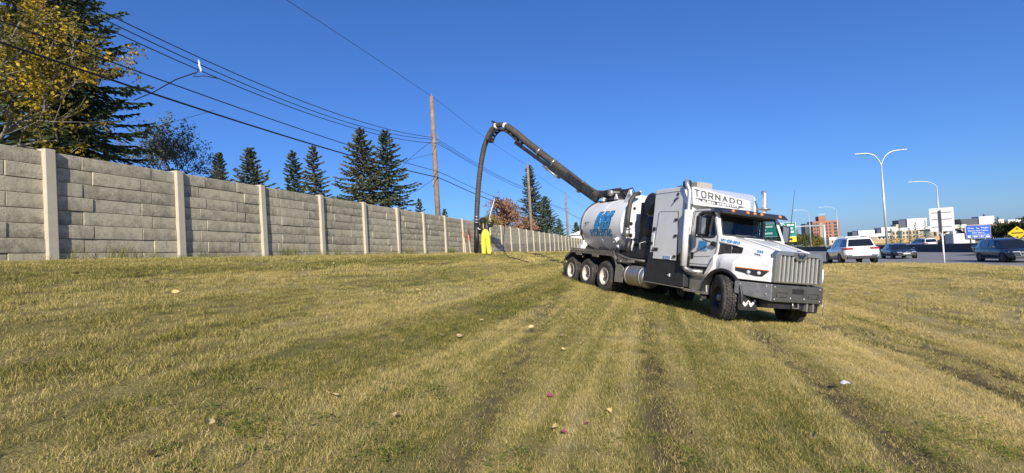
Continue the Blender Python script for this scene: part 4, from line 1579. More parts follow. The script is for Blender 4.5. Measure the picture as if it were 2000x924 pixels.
bmp = part(bump(.61, .985), 'front_bumper', pm('brushed_steel_bumper', (.25, .245, .235), .40, .85, var=.2, scale=5, dirt=.3), bevel=.012)
mb = MB().bx(1.05, 1.076, -.165, .165, .80, .915)
tb = part(mb, 'tow_slot', 'black_steel', bmp)
for yy in (-.46, .46):
    mb = MB()
    q = [(yy - .15, .715), (yy + .15, .715), (yy + .15, .815), (yy - .15, .815)]
    mb.tube([(1.073, a, b_) for a, b_ in q + q[:1]], .006, 5)
    part(mb, 'blank_plate', 'black_steel', bmp)
for yy, zz in ((-.66, .93), (-.66, .66), (.66, .93), (.66, .66), (-.2, .70), (.2, .70)):
    part(MB().lathe([(0, .012), (.014, .010), (.02, 0)], (1.07, yy, zz), (1, 0, 0), 10), 'bolt', 'alu', bmp)
for fr_ in (.15, .85):
    for zz in (.76, .93):
        p = Vector((.50, -1.23, 0)).lerp(Vector((1.07, -.75, 0)), fr_)
        part(MB().lathe([(0, .012), (.014, .010), (.02, 0)], (p.x, p.y, zz), (.64, -.76, 0), 10), 'bolt', 'alu', bmp)
for s in (-1, 1):
    p0, p1 = Vector((.60, s * 1.19, 0)), Vector((.66, s * .80, 0))
    nn_ = Vector((.99, s * .15, 0)) * .01
    mb = MB()
    flp = [(0, .70), (1, .66), (1.2, .64), (1.2, .39), (1.1, .34), (.08, .34), (0, .40)]
    f_ = [p0.lerp(p1, a) + Vector((0, 0, z)) for a, z in flp]
    mb.add([q - nn_ for q in f_] + [q + nn_ for q in f_], [tuple(range(7)), tuple(range(13, 6, -1))] + [(i, (i + 1) % 7, 7 + (i + 1) % 7, 7 + i) for i in range(7)])
    fl = part(mb, 'front_mud_flap', 'plastic')
    if s < 0:
        c_ = p0.lerp(p1, .62) + Vector((0, 0, .51))
        block_text('flap_logo', 'W', M['sticker'], fl, plane_fn(c_, (p1 - p0), (0, 0, 1), .013), w=.38, h=.16, stroke=.34)
        star = []
        e1 = (p1 - p0).normalized()
        for k in range(10):
            rr = .045 if k % 2 == 0 else .019
            th = math.pi / 2 + k * math.pi / 5
            star.append(c_ + e1 * rr * math.cos(th) + Vector((0, 0, rr * math.sin(th) - .0)) + e1.cross(Vector((0, 0, 1))) * .022)
        part(MB().poly(star), 'flap_star', pm('dull_red_star', (.22, .12, .11), .6), fl)
mb = MB().tube([(1.0, -.06, .62), (1.02, -.06, .48), (1.02, .10, .48), (1.0, .10, .62)], .018, 8)
part(mb, 'tow_loop', 'alu')
for yy in (.34, .52):
    mb = MB().bx(.86, 1.02, yy, yy + .05, .42, .64)
    part(mb, 'tow_bracket', 'steel')
mb = MB().tube([(.98, .86, .65), (.98, .90, .35)], .008, 6)
part(mb, 'guide_wire', 'alu')
mb = MB().bx(.2, .95, -.7, .7, .45, .62)
part(mb, 'under_guard', 'black_steel')

# --- steps under the door
for s in (-1, 1):
    mb = MB().prism([(-1.18, .62), (-.52, .60), (-.60, .98), (-1.18, .98)], s * .75, s * 1.10)
    st = part(mb, 'battery_box', 'alu', bevel=.01)
    for z0, y_, x0, x1 in ((.975, 1.17, -1.22, -.56), (.545, 1.20, -1.28, -.50)):
        mb = MB().bx(x0, x1, s * .85, s * y_, z0, z0 + .045)
        for k in range(12):
            xx = x0 + (x1 - x0) * (k + .5) / 12
            mb.bx(xx - .008, xx + .008, s * .86, s * (y_ - .01), z0 + .046, z0 + .056)
        part(mb, 'step', 'alu', st)
    mb = MB().bx(-1.2, -.55, s * .8, s * 1.0, 1.05, 1.2)
    part(mb, 'sill', 'black_steel', st)
# --- exhausts
M_PIPE = pm('satin_exhaust_steel', (.66, .65, .63), .36, .75, var=.1)
mb = MB().tube([(-.75, -1.05, 1.08), (-1.0, -1.22, 1.08), (-1.12, -1.30, 1.12), (-1.16, -1.32, 1.22)], .06, 14)
ex = part(mb, 'exhaust_stack', 'alu')
mb = MB().tube([(-1.16, -1.32, 1.2), (-1.16, -1.32, 2.7), (-1.16, -1.32, 3.08), (-1.18, -1.32, 3.18), (-1.27, -1.33, 3.32), (-1.30, -1.33, 3.46)], .058, 16)
part(mb, 'tail_pipe', M_PIPE, ex)
mb = MB()
seg = 9
secs = []
for z in (1.19, 2.66):
    secs.append([(-1.16 + .085 * math.cos(t_), -1.32 + .10 * math.sin(t_), z) for t_ in [R(-175) + R(190) * k / seg for k in range(seg + 1)]])
mb.loft(secs, caps=False)
hs = part(mb, 'heat_shield', 'white', ex, solid=.006)
mb = MB()
for k in range(34):
    z = 1.24 + k * .0415
    for q in (-110, -130, -150):
        th = R(q)
        p = Vector((-1.16 + .088 * math.cos(th), -1.32 + .103 * math.sin(th), z))
        mb.box(p, (.014, .012, .020), Matrix.Rotation(th, 3, 'Z'))
part(mb, 'shield_slots', 'ink', hs)
mb = MB().tube([(-1.28, -1.22, 2.62), (-1.30, -1.34, 2.50), (-1.30, -1.34, 1.35), (-1.26, -1.25, 1.25)], .016, 8)
part(mb, 'grab_rail', 'chrome', ex)
mb = MB().tube([(-1.1, 1.12, 1.2), (-1.1, 1.12, 3.08), (-1.12, 1.12, 3.2), (-1.13, 1.12, 3.34), (-1.17, 1.12, 3.42)], .065, 16)
e2 = part(mb, 'exhaust_stack', M_PIPE)
part(MB().lathe([(.066, -.03), (.16, -.02), (.17, .0), (.066, .04)], (-1.1, 1.12, 2.93), (0, 0, 1), 20), 'stack_collar', 'alu', e2)
# --- mirrors
for s in (-1, 1):
    yc = s * 1.36
    mb = MB().box((-.60, yc, 2.24), (.13, .24, .46), Matrix.Rotation(s * R(-12), 3, 'Z'))
    mr_ = part(mb, 'wing_mirror', 'plastic', bevel=.03, seg=3)
    nb = Matrix.Rotation(s * R(-12), 3, 'Z')
    mb = MB().box(Vector((-.60, yc, 2.24)) + nb @ Vector((.068, s * -.02, 0)), (.012, .15, .40), nb)
    part(mb, 'mirror_back', 'chrome', mr_, bevel=.008)
    mb = MB().box(Vector((-.60, yc, 2.24)) + nb @ Vector((-.068, 0, 0)), (.008, .19, .40), nb)
    part(mb, 'mirror_glass', 'mirror', mr_)
    mb = MB().tube([(-.60, yc, 2.46), (-.58, s * 1.25, 2.52), (-.56, s * 1.02, 2.52)], .016, 8)
    mb.tube([(-.60, yc, 2.02), (-.58, s * 1.28, 1.90), (-.46, s * 1.06, 1.83)], .016, 8)
    part(mb, 'mirror_arm', 'plastic' if s < 0 else 'sticker', mr_)
    mb = MB().prism([(-.56, 1.77), (-.36, 1.73), (-.34, 1.84), (-.46, 1.88)], s * 1.04, s * 1.10)
    part(mb, 'mirror_foot', 'plastic', mr_, bevel=.015)
mb = MB().tube([(-.56, 1.50, 2.48), (-.55, 1.53, 3.45)], [.009, .004], 6)
part(mb, 'antenna', 'plastic')

# --- boom: turret on the tank, black arm, suction hose down to the ground (points in truck axes)
mb = MB().lathe([(.46, -.02), (.46, .06), (.40, .10), (.34, .12), (.34, .2), (.0, .2)], (-7.0, .0, 3.40), (0, 0, 1), 32)
tur = part(mb, 'boom_turret', 'black_steel')
mb = MB().box((-7.1, -.05, 3.70), (.75, .5, .22), Matrix.Rotation(R(28), 3, 'Z')).box((-7.55, -.2, 3.66), (.55, .36, .26), Matrix.Rotation(R(28), 3, 'Z'))
mb.cyl((-6.95, -.38, 3.66), (-6.75, .38, 3.72), .17, 16)
part(mb, 'swing_motor', 'black_steel', tur, bevel=.02)
mb = MB().lathe([(0, -.09), (.12, -.09), (.13, 0), (.12, .09), (0, .09)], (-6.88, -.42, 3.66), (.3, -1, 0), 18)
part(mb, 'swing_gear', 'steel', tur)
mb = MB().prism([(-6.75, 3.40), (-6.62, 3.62), (-6.50, 3.42)], -.35, -.30).bx(-7.55, -7.40, -.45, -.3, 3.38, 3.52)
part(mb, 'turret_bracket', 'white', tur)
mb = MB()
for q in range(5):
    yq = -.1 + .08 * q
    mb.tube([(-6.7, yq, 3.72), (-6.35, yq - .05, 3.78 + .03 * q), (-6.05, yq, 3.55), (-5.75, yq + .05, 3.45)], .016, 6)
part(mb, 'hydraulic_lines', 'plastic', tur)
BP = [(-7.00, .05, 3.78), (-7.45, -.10, 3.74), (-7.9, -.31, 3.70), (-8.35, -.56, 3.86), (-9.59, -1.32, 4.78), (-10.42, -1.88, 5.42), (-11.27, -2.51, 6.13), (-11.89, -2.99, 6.69), (-12.26, -3.28, 6.97), (-12.61, -3.55, 7.08), (-12.96, -3.80, 6.92), (-13.23, -3.97, 6.41), (-13.43, -4.07, 5.74), (-13.52, -4.12, 4.46), (-13.54, -4.10, 3.18), (-13.53, -4.04, 2.16), (-13.53, -3.97, 1.4), (-13.52, -3.92, .72)]


def smooth_path(P, n=6):
    P = [Vector(p) for p in P]
    out = []
    for i in range(len(P) - 1):
        p0, p1, p2, p3 = P[max(i - 1, 0)], P[i], P[i + 1], P[min(i + 2, len(P) - 1)]
        for k in range(n):
            t = k / n
            out.append(.5 * ((2 * p1) + (p2 - p0) * t + (2 * p0 - 5 * p1 + 4 * p2 - p3) * t * t + (3 * p1 - p0 - 3 * p2 + p3) * t ** 3))
    out.append(P[-1])
    return out


bp = smooth_path(BP[:9])
mb = MB().tube(bp, [.16] * len(bp), 20)
boom = part(mb, 'boom_pipe', 'hose')
hp_ = smooth_path(BP[8:])
# ribbed hose: fine ridges
rp, rr_ = [], []
tot = 0
dense = smooth_path(BP[8:], 34)
for i, p in enumerate(dense):
    rp.append(p)
    rr_.append(.124 + (.006 if (i // 2) % 2 else 0))
mb = MB().tube(rp, rr_, 18)
hose = part(mb, 'suction_hose', 'hose')
# box boom under the pipe
ea, eb = Vector((-8.15, -.45, 3.52)), Vector((-11.72, -2.86, 6.12))
dv = (eb - ea).normalized()
sdv = dv.cross(Vector((0, 0, 1))).normalized()
upv = sdv.cross(dv)
Rm = Matrix((dv, sdv, upv)).transposed()


def seg_box(m_, fa, fb, w, h, off=0.):
    pa, pb = ea.lerp(eb, fa), ea.lerp(eb, fb)
    return m_.box((pa + pb) / 2 + upv * off, ((pb - pa).length, w, h), Rm)


mb = MB()
seg_box(mb, -.03, .52, .24, .24, .02)
seg_box(mb, .50, 1.02, .17, .15, -.01)
ba = part(mb, 'boom_arm', 'black_steel', boom, bevel=.012)
mb = MB()
seg_box(mb, .02, .34, .30, .34, .12)
part(mb, 'boom_root', 'black_steel', boom, bevel=.02)
mb = MB()
mb.cyl(ea.lerp(eb, .42) - upv * .16 - sdv * .1, ea.lerp(eb, .60) - upv * .12 - sdv * .1, .045, 10)
mb.box(ea.lerp(eb, .56) - upv * .13, (.16, .26, .14), Rm).box(ea.lerp(eb, .42) - upv * .15, (.12, .3, .12), Rm)
part(mb, 'boom_cylinder', 'steel', boom)
bpa = Vector(BP[3])
for fa in (.40, .52, .27):
    i = int(fa * (len(bp) - 1)) + 8
    p, q = bp[i], bp[i + 1]
    t_ = (q - p).normalized()
    mb = MB().lathe([(.162, -.045), (.178, -.045), (.178, .045), (.162, .045)], p, t_, 24).box(p - upv * .26, (.08, .28, .22), Rm)
    part(mb, 'pipe_clamp', 'alu', boom)
# elbow guide at the top with rollers
gp = smooth_path([(-11.55, -2.74, 6.08), (-12.0, -3.08, 6.52), (-12.4, -3.38, 6.78), (-12.68, -3.58, 6.80), (-12.92, -3.74, 6.56), (-13.02, -3.80, 6.30)], 4)
mb = MB()
for off in (-.12, .12):
    mb.tube([p + sdv * off for p in gp], .035, 8)
for p in gp[::2]:
    mb.cyl(p - sdv * .14, p + sdv * .14, .03, 8)
    mb.box(p + Vector((0, 0, .05)), (.09, .28, .07))
guide = part(mb, 'hose_guide', 'black_steel', boom)
mb = MB().tube([Vector((-12.86, -3.72, 7.05)) - sdv * .14, Vector((-12.92, -3.76, 7.28)) - sdv * .1], .03, 8).tube([Vector((-12.86, -3.72, 7.05)) + sdv * .14, Vector((-12.92, -3.76, 7.28)) + sdv * .1], .03, 8)
mb.cyl(Vector((-12.92, -3.76, 7.26)) - sdv * .16, Vector((-12.92, -3.76, 7.26)) + sdv * .16, .04, 8).box((-13.1, -3.88, 6.36), (.2, .3, .14), Matrix.Rotation(.6, 3, 'Y'))
part(mb, 'guide_roller', 'black_steel', guide)
for i_ in (9, 2):
    p, q = hp_[i_], hp_[i_ + 1]
    mb = MB().lathe([(.128, -.06), (.146, -.06), (.146, .06), (.128, .06)], p, (q - p), 22)
    part(mb, 'hose_strap', 'sticker', hose)
# dig tube at the bottom of the hose: black steel pipe with flange and green-grey nozzle
lo = hp_[-1]
up_ = (Vector(BP[-3]) - lo).normalized()
mb = MB().cyl(lo, lo + up_ * 1.62, .132, 20)
dt = part(mb, 'dig_tube', 'black_steel')
mb = MB()
for h_ in (1.58, 1.72, 1.86):
    mb.lathe([(.12, -.02), (.155, -.02), (.155, .02), (.12, .02)], lo + up_ * h_, up_, 20)
part(mb, 'hose_clamp', 'alu', dt)
part(MB().cyl(lo - up_ * .02, lo + up_ * .14, .13, 20), 'nozzle', pm('teal_nozzle', (.045, .085, .085), .5, dirt=.3), dt)
# ------------------------------------------------------------------ trees
def foliage_mat(name, cols, scale=1.2, trans=.2, pos=None):
    """leaf colours picked by clumps (noise in object space) plus fine variation"""
    m, N, L, b = new_mat(name)
    N.remove(b)
    tc = N.new('ShaderNodeTexCoord')
    n1 = N.new('ShaderNodeTexNoise')
    n1.inputs['Scale'].default_value = scale
    n1.inputs['Detail'].default_value = 3
    n2 = N.new('ShaderNodeTexNoise')
    n2.inputs['Scale'].default_value = scale * 9
    n2.inputs['Detail'].default_value = 2
    L.new(tc.outputs['Object'], n1.inputs['Vector'])
    L.new(tc.outputs['Object'], n2.inputs['Vector'])
    ad = N.new('ShaderNodeMath')
    ad.operation = 'MULTIPLY_ADD'
    ad.inputs[1].default_value = .6
    L.new(n2.outputs['Fac'], ad.inputs[0])
    L.new(n1.outputs['Fac'], ad.inputs[2])
    mr = N.new('ShaderNodeMapRange')
    mr.inputs['From Min'].default_value = .5
    mr.inputs['From Max'].default_value = 1.1
    L.new(ad.outputs[0], mr.inputs['Value'])
    cr = N.new('ShaderNodeValToRGB')
    e = cr.color_ramp.elements
    e[0].color = (*cols[0], 1)
    e[1].color = (*cols[-1], 1)
    for i, c in enumerate(cols[1:-1]):
        x = e.new(pos[i] if pos else (i + 1) / (len(cols) - 1))
        x.color = (*c, 1)
    L.new(mr.outputs[0], cr.inputs['Fac'])
    df, tl = N.new('ShaderNodeBsdfDiffuse'), N.new('ShaderNodeBsdfTranslucent')
    mx = N.new('ShaderNodeMixShader')
    mx.inputs[0].default_value = trans
    L.new(cr.outputs[0], df.inputs[0])
    L.new(cr.outputs[0], tl.inputs[0])
    L.new(df.outputs[0], mx.inputs[1])
    L.new(tl.outputs[0], mx.inputs[2])
    L.new(mx.outputs[0], N['Material Output'].inputs[0])
    return m


M['needle'] = foliage_mat('spruce_needles', [(.045, .066, .034), (.09, .118, .058), (.18, .20, .105)], .9, .1)
M['needle_blue'] = foliage_mat('blue_spruce_needles', [(.055, .075, .052), (.11, .14, .095), (.20, .225, .16)], .9, .1)
M['needle_dry'] = foliage_mat('sparse_spruce_needles', [(.06, .075, .042), (.12, .132, .074), (.22, .21, .13)], .8, .1)
M['bark'] = pm('grey_brown_bark', (.11, .085, .065), .9, var=.4, scale=8, bump=.6, bscale=25)
M['bark_grey'] = pm('pale_grey_twigs', (.24, .21, .175), .9, var=.3, scale=8)
M['cone'] = pm('brown_spruce_cones', (.16, .085, .045), .8, var=.3)


def spruce_mesh(h, r, seed, nb, steps, tw=.42, base=.05, gap=0., rh=3, wid=.03):
    rnd = random.Random(seed)
    V_, F_ = [], []

    def rhomb(p, d, l, w, roll):
        s = d.cross(Vector((math.sin(roll), math.cos(roll * 1.7), .6)))
        if s.length < 1e-4:
            return
        s.normalize()
        b = len(V_)
        V_.extend([tuple(p), tuple(p + d * l * .45 + s * w), tuple(p + d * l), tuple(p + d * l * .45 - s * w)])
        F_.append((b, b + 1, b + 2, b + 3))
    az = rnd.random() * 6
    for i in range(nb):
        f = i / (nb - 1)
        zf = base + (.985 - base) * f ** .92
        if rnd.random() < gap:
            continue
        Lb = (r * (1 - zf) ** .82 + .012 * h) * rnd.uniform(.58, 1.18)
        az += 2.399 + rnd.uniform(-.3, .3)
        dh = Vector((math.cos(az), math.sin(az), 0))
        p0 = Vector((0, 0, zf * h))
        tilt = -.32 + .75 * zf + rnd.uniform(-.08, .08)
        n = max(3, int(steps * (.35 + .65 * Lb / r)))
        prev = p0
        for k in range(1, n + 1):
            s = k / n
            p = p0 + dh * Lb * s + Vector((0, 0, Lb * (tilt * s - .22 * s * s + .26 * s ** 3)))
            d = (p - prev).normalized()
            for q in range(rh):
                rhomb(prev, d, (p - prev).length * 1.7, wid * 1.2, rnd.random() * 6)
            tl = tw * (Lb ** .7) * (1.05 - .72 * s) * rnd.uniform(.7, 1.15)
            for sg in (-1, 1):
                sd_ = Vector((-dh.y, dh.x, 0)) * sg
                td = (d * .72 + sd_ * rnd.uniform(.55, .95) + Vector((0, 0, rnd.uniform(-.35, .06)))).normalized()
                for q in range(rh):
                    st = q / rh
                    pp = p + td * tl * st * .8
                    dd = (td + Vector((rnd.uniform(-.4, .4), rnd.uniform(-.4, .4), rnd.uniform(-.45, .15)))).normalized()
                    rhomb(pp, dd, max(.10, tl * .55), wid * rnd.uniform(.8, 1.3), rnd.random() * 6)
            prev = p
    # leader
    for q in range(14):
        a = rnd.random() * 6
        rhomb(Vector((0, 0, h * (.93 + .06 * q / 14))), Vector((math.cos(a) * .6, math.sin(a) * .6, .8)).normalized(), .025 * h, wid, a)
    me_ = bpy.data.meshes.new('crown')
    me_.from_pydata(V_, [], F_)
    return me_


def spruce(label, loc, h, r, seed, nb=170, steps=10, mat='needle', cones=0, gap=0., rh=3, tw=.46, wid=.062, group=None, rz=0., base=.05):
    t = thing('spruce_tree', label, 'tree', loc, rz, group)
    mb = MB().tube([(0, 0, -.3), (0, 0, h * .3), (0, 0, h * .97)], [.02 * h, .013 * h, .003 * h], 8)
    mb.build('trunk', M['bark'], t)
    me_ = spruce_mesh(h, r, seed, nb, steps, tw, base, gap, rh, wid)
    me_.materials.append(M[mat])
    link('crown', me_, t)
    if cones:
        rnd = random.Random(seed)
        mb = MB()
        for k in range(cones):
            zf = rnd.uniform(.74, .97)
            rr = r * (1 - zf) ** .82 * rnd.uniform(.3, .95)
            a = rnd.random() * 6.28
            p = Vector((rr * math.cos(a), rr * math.sin(a), zf * h - .1))
            l, w = rnd.uniform(.10, .16), .028
            mb.add([p, p + Vector((w, 0, -l * .4)), p + Vector((0, w, -l * .4)), p + Vector((-w, 0, -l * .4)), p + Vector((0, -w, -l * .4)), p + Vector((0, 0, -l))],
                   [(0, 1, 2), (0, 2, 3), (0, 3, 4), (0, 4, 1), (5, 2, 1), (5, 3, 2), (5, 4, 3), (5, 1, 4)])
        tag(mb.build('cones', M['cone'], t, fix=False), kind='stuff')
    return t


def zg(x, y):
    return zxy(x, y)


def sp_at(label, top, half_w, seed, **k):
    """spruce whose tip stands at point top; half_w metres wide near its base"""
    x, y, z = top
    g = zg(x, y)
    return spruce(label, (x, y, g), z - g, half_w, seed, group='spruces behind the wall', **k)


sp_at('huge dark spruce rising out of frame above the near end of the wall', (-15.2, 15.4, 15.0), 3.7, 1, nb=340, steps=18, rh=4, tw=.42, wid=.042, mat='needle')
sp_at('small spruce with brown cone-laden tip next to the leafy ash', (-20.00, 31.85, 9.32), 1.75, 2, cones=90, mat='needle_blue', rz=1)
sp_at('spire-topped spruce with wide tiers, second from the leafy ash', (-17.85, 31.84, 9.51), 2.9, 3, cones=60, mat='needle_blue', rz=2)
sp_at('left spruce of the close dark pair at mid wall', (-17.67, 37.82, 10.53), 2.3, 4, cones=50, mat='needle', gap=.12)
sp_at('right, thinner spruce of the close pair, bare trunk showing', (-15.96, 37.81, 10.86), 2.5, 5, cones=60, mat='needle_dry', gap=.18)
sp_at('tall full spruce left of the nearest utility pole', (-11.40, 35.80, 11.51), 3.6, 6, nb=200, steps=11, mat='needle_dry', cones=60)
sp_at('tall leaning-branched spruce touching the full one left of the pole', (-9.98, 37.79, 11.82), 3.9, 7, nb=190, steps=11, mat='needle', gap=.12)
sp_at('small spruce tip peeking above the wall just left of the nearest pole', (-11.82, 59.87, 8.49), 1.9, 8, nb=90, steps=7, wid=.1)
sp_at('tiny spruce tip at the foot of the nearest utility pole', (-8.86, 61.90, 7.14), 1.6, 18, nb=80, steps=6, wid=.1)
sp_at('tall narrow spruce directly behind the second utility pole', (3.02, 65.77, 13.09), 3.3, 9, nb=180, steps=9, wid=.09, mat='needle_blue')
sp_at('broad spruce with rust-brown tip right of the second utility pole', (6.15, 81.84, 10.17), 4.6, 10, nb=170, steps=9, wid=.09, cones=160)
sp_at('short spruce just left of the third utility pole', (10.22, 97.91, 6.76), 2.8, 11, nb=90, steps=7, wid=.1)
sp_at('lone distant spruce between the third pole and the tank', (12.92, 91.94, 5.64), 2.2, 12, nb=90, steps=7, wid=.1)


def broadleaf(label, base, h, seed, leaf_mat, limb_mat, spread=.5, nleaf=2500, leaf=.09, levels=4, first=.3, name='leafy_tree', group=None, kids=4, cluster=3, droop=0., cat='tree', lean=(0, 0)):
    rnd = random.Random(seed)
    t = thing(name, label, cat, base, 0, group)
    lim = MB()
    tips = []

    def grow(p, d, l, r, lv):
        n = 4
        path = [p]
        q = p
        dd = d.copy()
        for k in range(n):
            dd = (dd + Vector((rnd.uniform(-.22, .22), rnd.uniform(-.22, .22), rnd.uniform(-.06, .14) - droop * .1))).normalized()
            q = q + dd * l / n
            path.append(q)
            if lv <= 1:
                tips.append((q, dd))
        lim.tube(path, [r * (1 - .55 * k / n) for k in range(n + 1)], 6 if lv > 1 else 4, caps=False)
        if lv <= 0:
            return
        for c in range(kids):
            s = rnd.randint(2, n)
            a = rnd.random() * 6.28
            o = dd.orthogonal().normalized()
            o = Matrix.Rotation(a, 3, dd) @ o
            nd = (dd * rnd.uniform(.5, .9) + o * rnd.uniform(.55, 1.0) * (spread * 1.6) + Vector((0, 0, .15))).normalized()
            grow(path[s], nd, l * rnd.uniform(.55, .78), r * .5, lv - 1)
    grow(Vector((0, 0, -.2)), Vector((lean[0], lean[1], 1)).normalized(), h * first, h * .011, levels)
    lim.build('trunk', M[limb_mat], t, fix=False)
    V_, F_ = [], []
    for k in range(nleaf):
        p, d = tips[rnd.randrange(len(tips))]
        c = p + Vector((rnd.gauss(0, 1), rnd.gauss(0, 1), rnd.gauss(0, 1) - .3)) * leaf * 1.15
        for q in range(cluster):
            cc = c + Vector((rnd.gauss(0, 1), rnd.gauss(0, 1), rnd.gauss(0, 1))) * leaf * .8
            n_ = Vector((rnd.gauss(0, 1), rnd.gauss(0, 1), rnd.gauss(0, 1) + .4)).normalized()
            u = n_.orthogonal().normalized()
            u = Matrix.Rotation(rnd.random() * 6.28, 3, n_) @ u
            v = n_.cross(u)
            s = leaf * rnd.uniform(.6, 1.2)
            b = len(V_)
            V_.extend([tuple(cc - u * s * .6), tuple(cc + v * s * .38 + n_ * s * .1), tuple(cc + u * s * .65), tuple(cc - v * s * .38 + n_ * s * .1)])
            F_.append((b, b + 1, b + 2, b + 3))
    me_ = bpy.data.meshes.new('crown')
    me_.from_pydata(V_, [], F_)
    me_.materials.append(M[leaf_mat] if isinstance(leaf_mat, str) else leaf_mat)
    link('crown', me_, t)
    return t


M['leaf_yellow'] = foliage_mat('yellowing_maple_leaves', [(.07, .065, .025), (.16, .14, .035), (.46, .34, .04), (.72, .46, .055), (.55, .26, .05)], 1.3, .3, (.42, .62, .82))
M['leaf_ash'] = foliage_mat('grey_green_ash_leaves', [(.07, .085, .06), (.15, .165, .115), (.27, .25, .17)], 1.0, .2)
M['leaf_rust'] = foliage_mat('rust_pink_autumn_leaves', [(.22, .12, .065), (.40, .23, .14), (.48, .32, .23)], .8, .25)
M['leaf_gold'] = foliage_mat('golden_green_leaves', [(.10, .11, .03), (.22, .19, .045), (.35, .25, .06)], .8, .25)
M['leaf_green'] = foliage_mat('dull_green_leaves', [(.03, .045, .018), (.07, .085, .03), (.13, .13, .05)], .6, .2)

yb = (-13.6, 11.4)
broadleaf('yellowing maple with bare grey twigs in front of the huge spruce', (yb[0], yb[1], zg(*yb)), 13.4, 21, 'leaf_yellow', 'bark_grey', .62, 1800, .085, 4, .32, kids=4, cluster=7, lean=(.16, .02))
ab = (-17.52, 23.91, 6.25)
broadleaf('thin grey-green ash tree between the huge spruce and small spruces', (ab[0], ab[1], zg(ab[0], ab[1])), 11.0, 33, 'leaf_ash', 'bark', .5, 1900, .10, 4, .31, kids=4, cluster=3)
ab = (-16.56, 24.91, 6.35)
broadleaf('low grey-green sapling at the right edge of the ash', (ab[0], ab[1], zg(ab[0], ab[1])), 6.4, 35, 'leaf_ash', 'bark', .4, 420, .10, 3, .34, kids=4, cluster=3, name='sapling')
ab = (0.07, 49.96, 3.87)
broadleaf('rust-pink autumn tree above the wall left of the second pole', (ab[0], ab[1], zg(ab[0], ab[1])), 10.2, 41, 'leaf_rust', 'bark_grey', .66, 2600, .18, 4, .29, kids=4, cluster=3)
ab = (1.21, 46.97, 3.66)
broadleaf('orange-brown shrub crown at the foot of the second utility pole', (ab[0], ab[1], zg(ab[0], ab[1])), 6.2, 42, 'leaf_rust', 'bark_grey', .7, 1500, .16, 4, .27, kids=4, cluster=3, name='shrub', cat='shrub')
ab = (-2.05, 45.95, 4.32)
broadleaf('golden-green bush showing above the wall behind the worker', (ab[0], ab[1], zg(ab[0], ab[1])), 6.6, 43, 'leaf_gold', 'bark_grey', .6, 1100, .15, 3, .32, kids=5, cluster=3, name='bush', cat='bush')

# gable of a white garage beyond the far end of the wall
gp_ = (11.32, 80.01, 1.90)
t = thing('garage', 'white garage gable beyond the far end of the wall', 'garage', (gp_[0], gp_[1], zg(gp_[0], gp_[1])), -.29)
MB().bx(-1.2, 5, 0, 6, 0, 3.0).build('wall', pm('white_garage_siding', (.72, .72, .70), .7, var=.05), t)
MB().prism([(-1.6, 2.95), (5.4, 2.95), (1.9, 4.1)], -.3, 6.3).build('roof', pm('pale_garage_roof', (.66, .64, .60), .8), t)

# ------------------------------------------------------------------ utility poles and lines
M['pole'] = pm('weathered_wood_pole', (.27, .195, .14), .85, var=.35, scale=5, bump=.5, bscale=30)
M['porcelain'] = pm('grey_insulator', (.22, .22, .23), .35)
M['cable'] = pm('black_cable', (.012, .012, .013), .5)


def pole(label, t0, a, ztop, lean=0.):
    x, y = XY(t0, a)
    g = zg(x, y)
    t = thing('utility_pole', label, 'utility pole', (x, y, g), 0, 'utility poles behind the wall')
    h = ztop - g
    MB().tube([(0, 0, -.3), (lean * .5, 0, h * .5), (lean, 0, h)], [.16, .14, .11], 14).build('pole_shaft', M['pole'], t)
    for k, dz in enumerate((-2.25, -2.4, -2.62)):
        mb = MB().cyl((lean * .8 + .1, -.05, h + dz), (lean * .8 + .30, -.05, h + dz), .02, 6).lathe([(0, -.06), (.05, -.05), (.05, -.02), (.035, 0), (.05, .02), (.05, .05), (0, .06)], (lean * .8 + (.3 if k % 2 else -.22), -.05, h + dz), (0, 0, 1), 10)
        mb.build('insulator', M['porcelain'], t)
    MB().lathe([(0, .14), (.03, .13), (.05, .08), (.03, .04), (.04, 0)], (lean, 0, h), (0, 0, 1), 10).build('top_pin', M['porcelain'], t)
    MB().bx(lean * .5 - .17, lean * .5 - .1, -.1, .1, h * .43, h * .47).build('bracket', M['porcelain'], t)
    return t


pole('nearest and tallest weathered wooden utility pole left of the boom hose', -1.0, 18.0, 10.31)
pole('second wooden utility pole, in front of the tall narrow spruce', -.7, 38.0, 9.49)
pole('third wooden utility pole, small and grey near the tank', -.7, 58.8, 8.72)


def wire(label, pts, r, name='power_line'):
    o = MB().tube(pts, r, 5).build(name, M['cable'])
    return tag(o, label, 'cable', 'overhead lines along the wall')


def span(t0, t1, z0, z1, a0, a1, sag, n=18):
    out = []
    for k in range(n + 1):
        f = k / n
        x, y = XY(t0 + (t1 - t0) * f, a0 + (a1 - a0) * f)
        out.append((x, y, z0 + (z1 - z0) * f - 4 * sag * f * (1 - f)))
    return out


def para(t0, c, a0, a1, n=26):
    out = []
    for k in range(n + 1):
        a = a0 + (a1 - a0) * k / n
        x, y = XY(t0, a)
        out.append((x, y, c[0] * a * a + c[1] * a + c[2]))
    return out


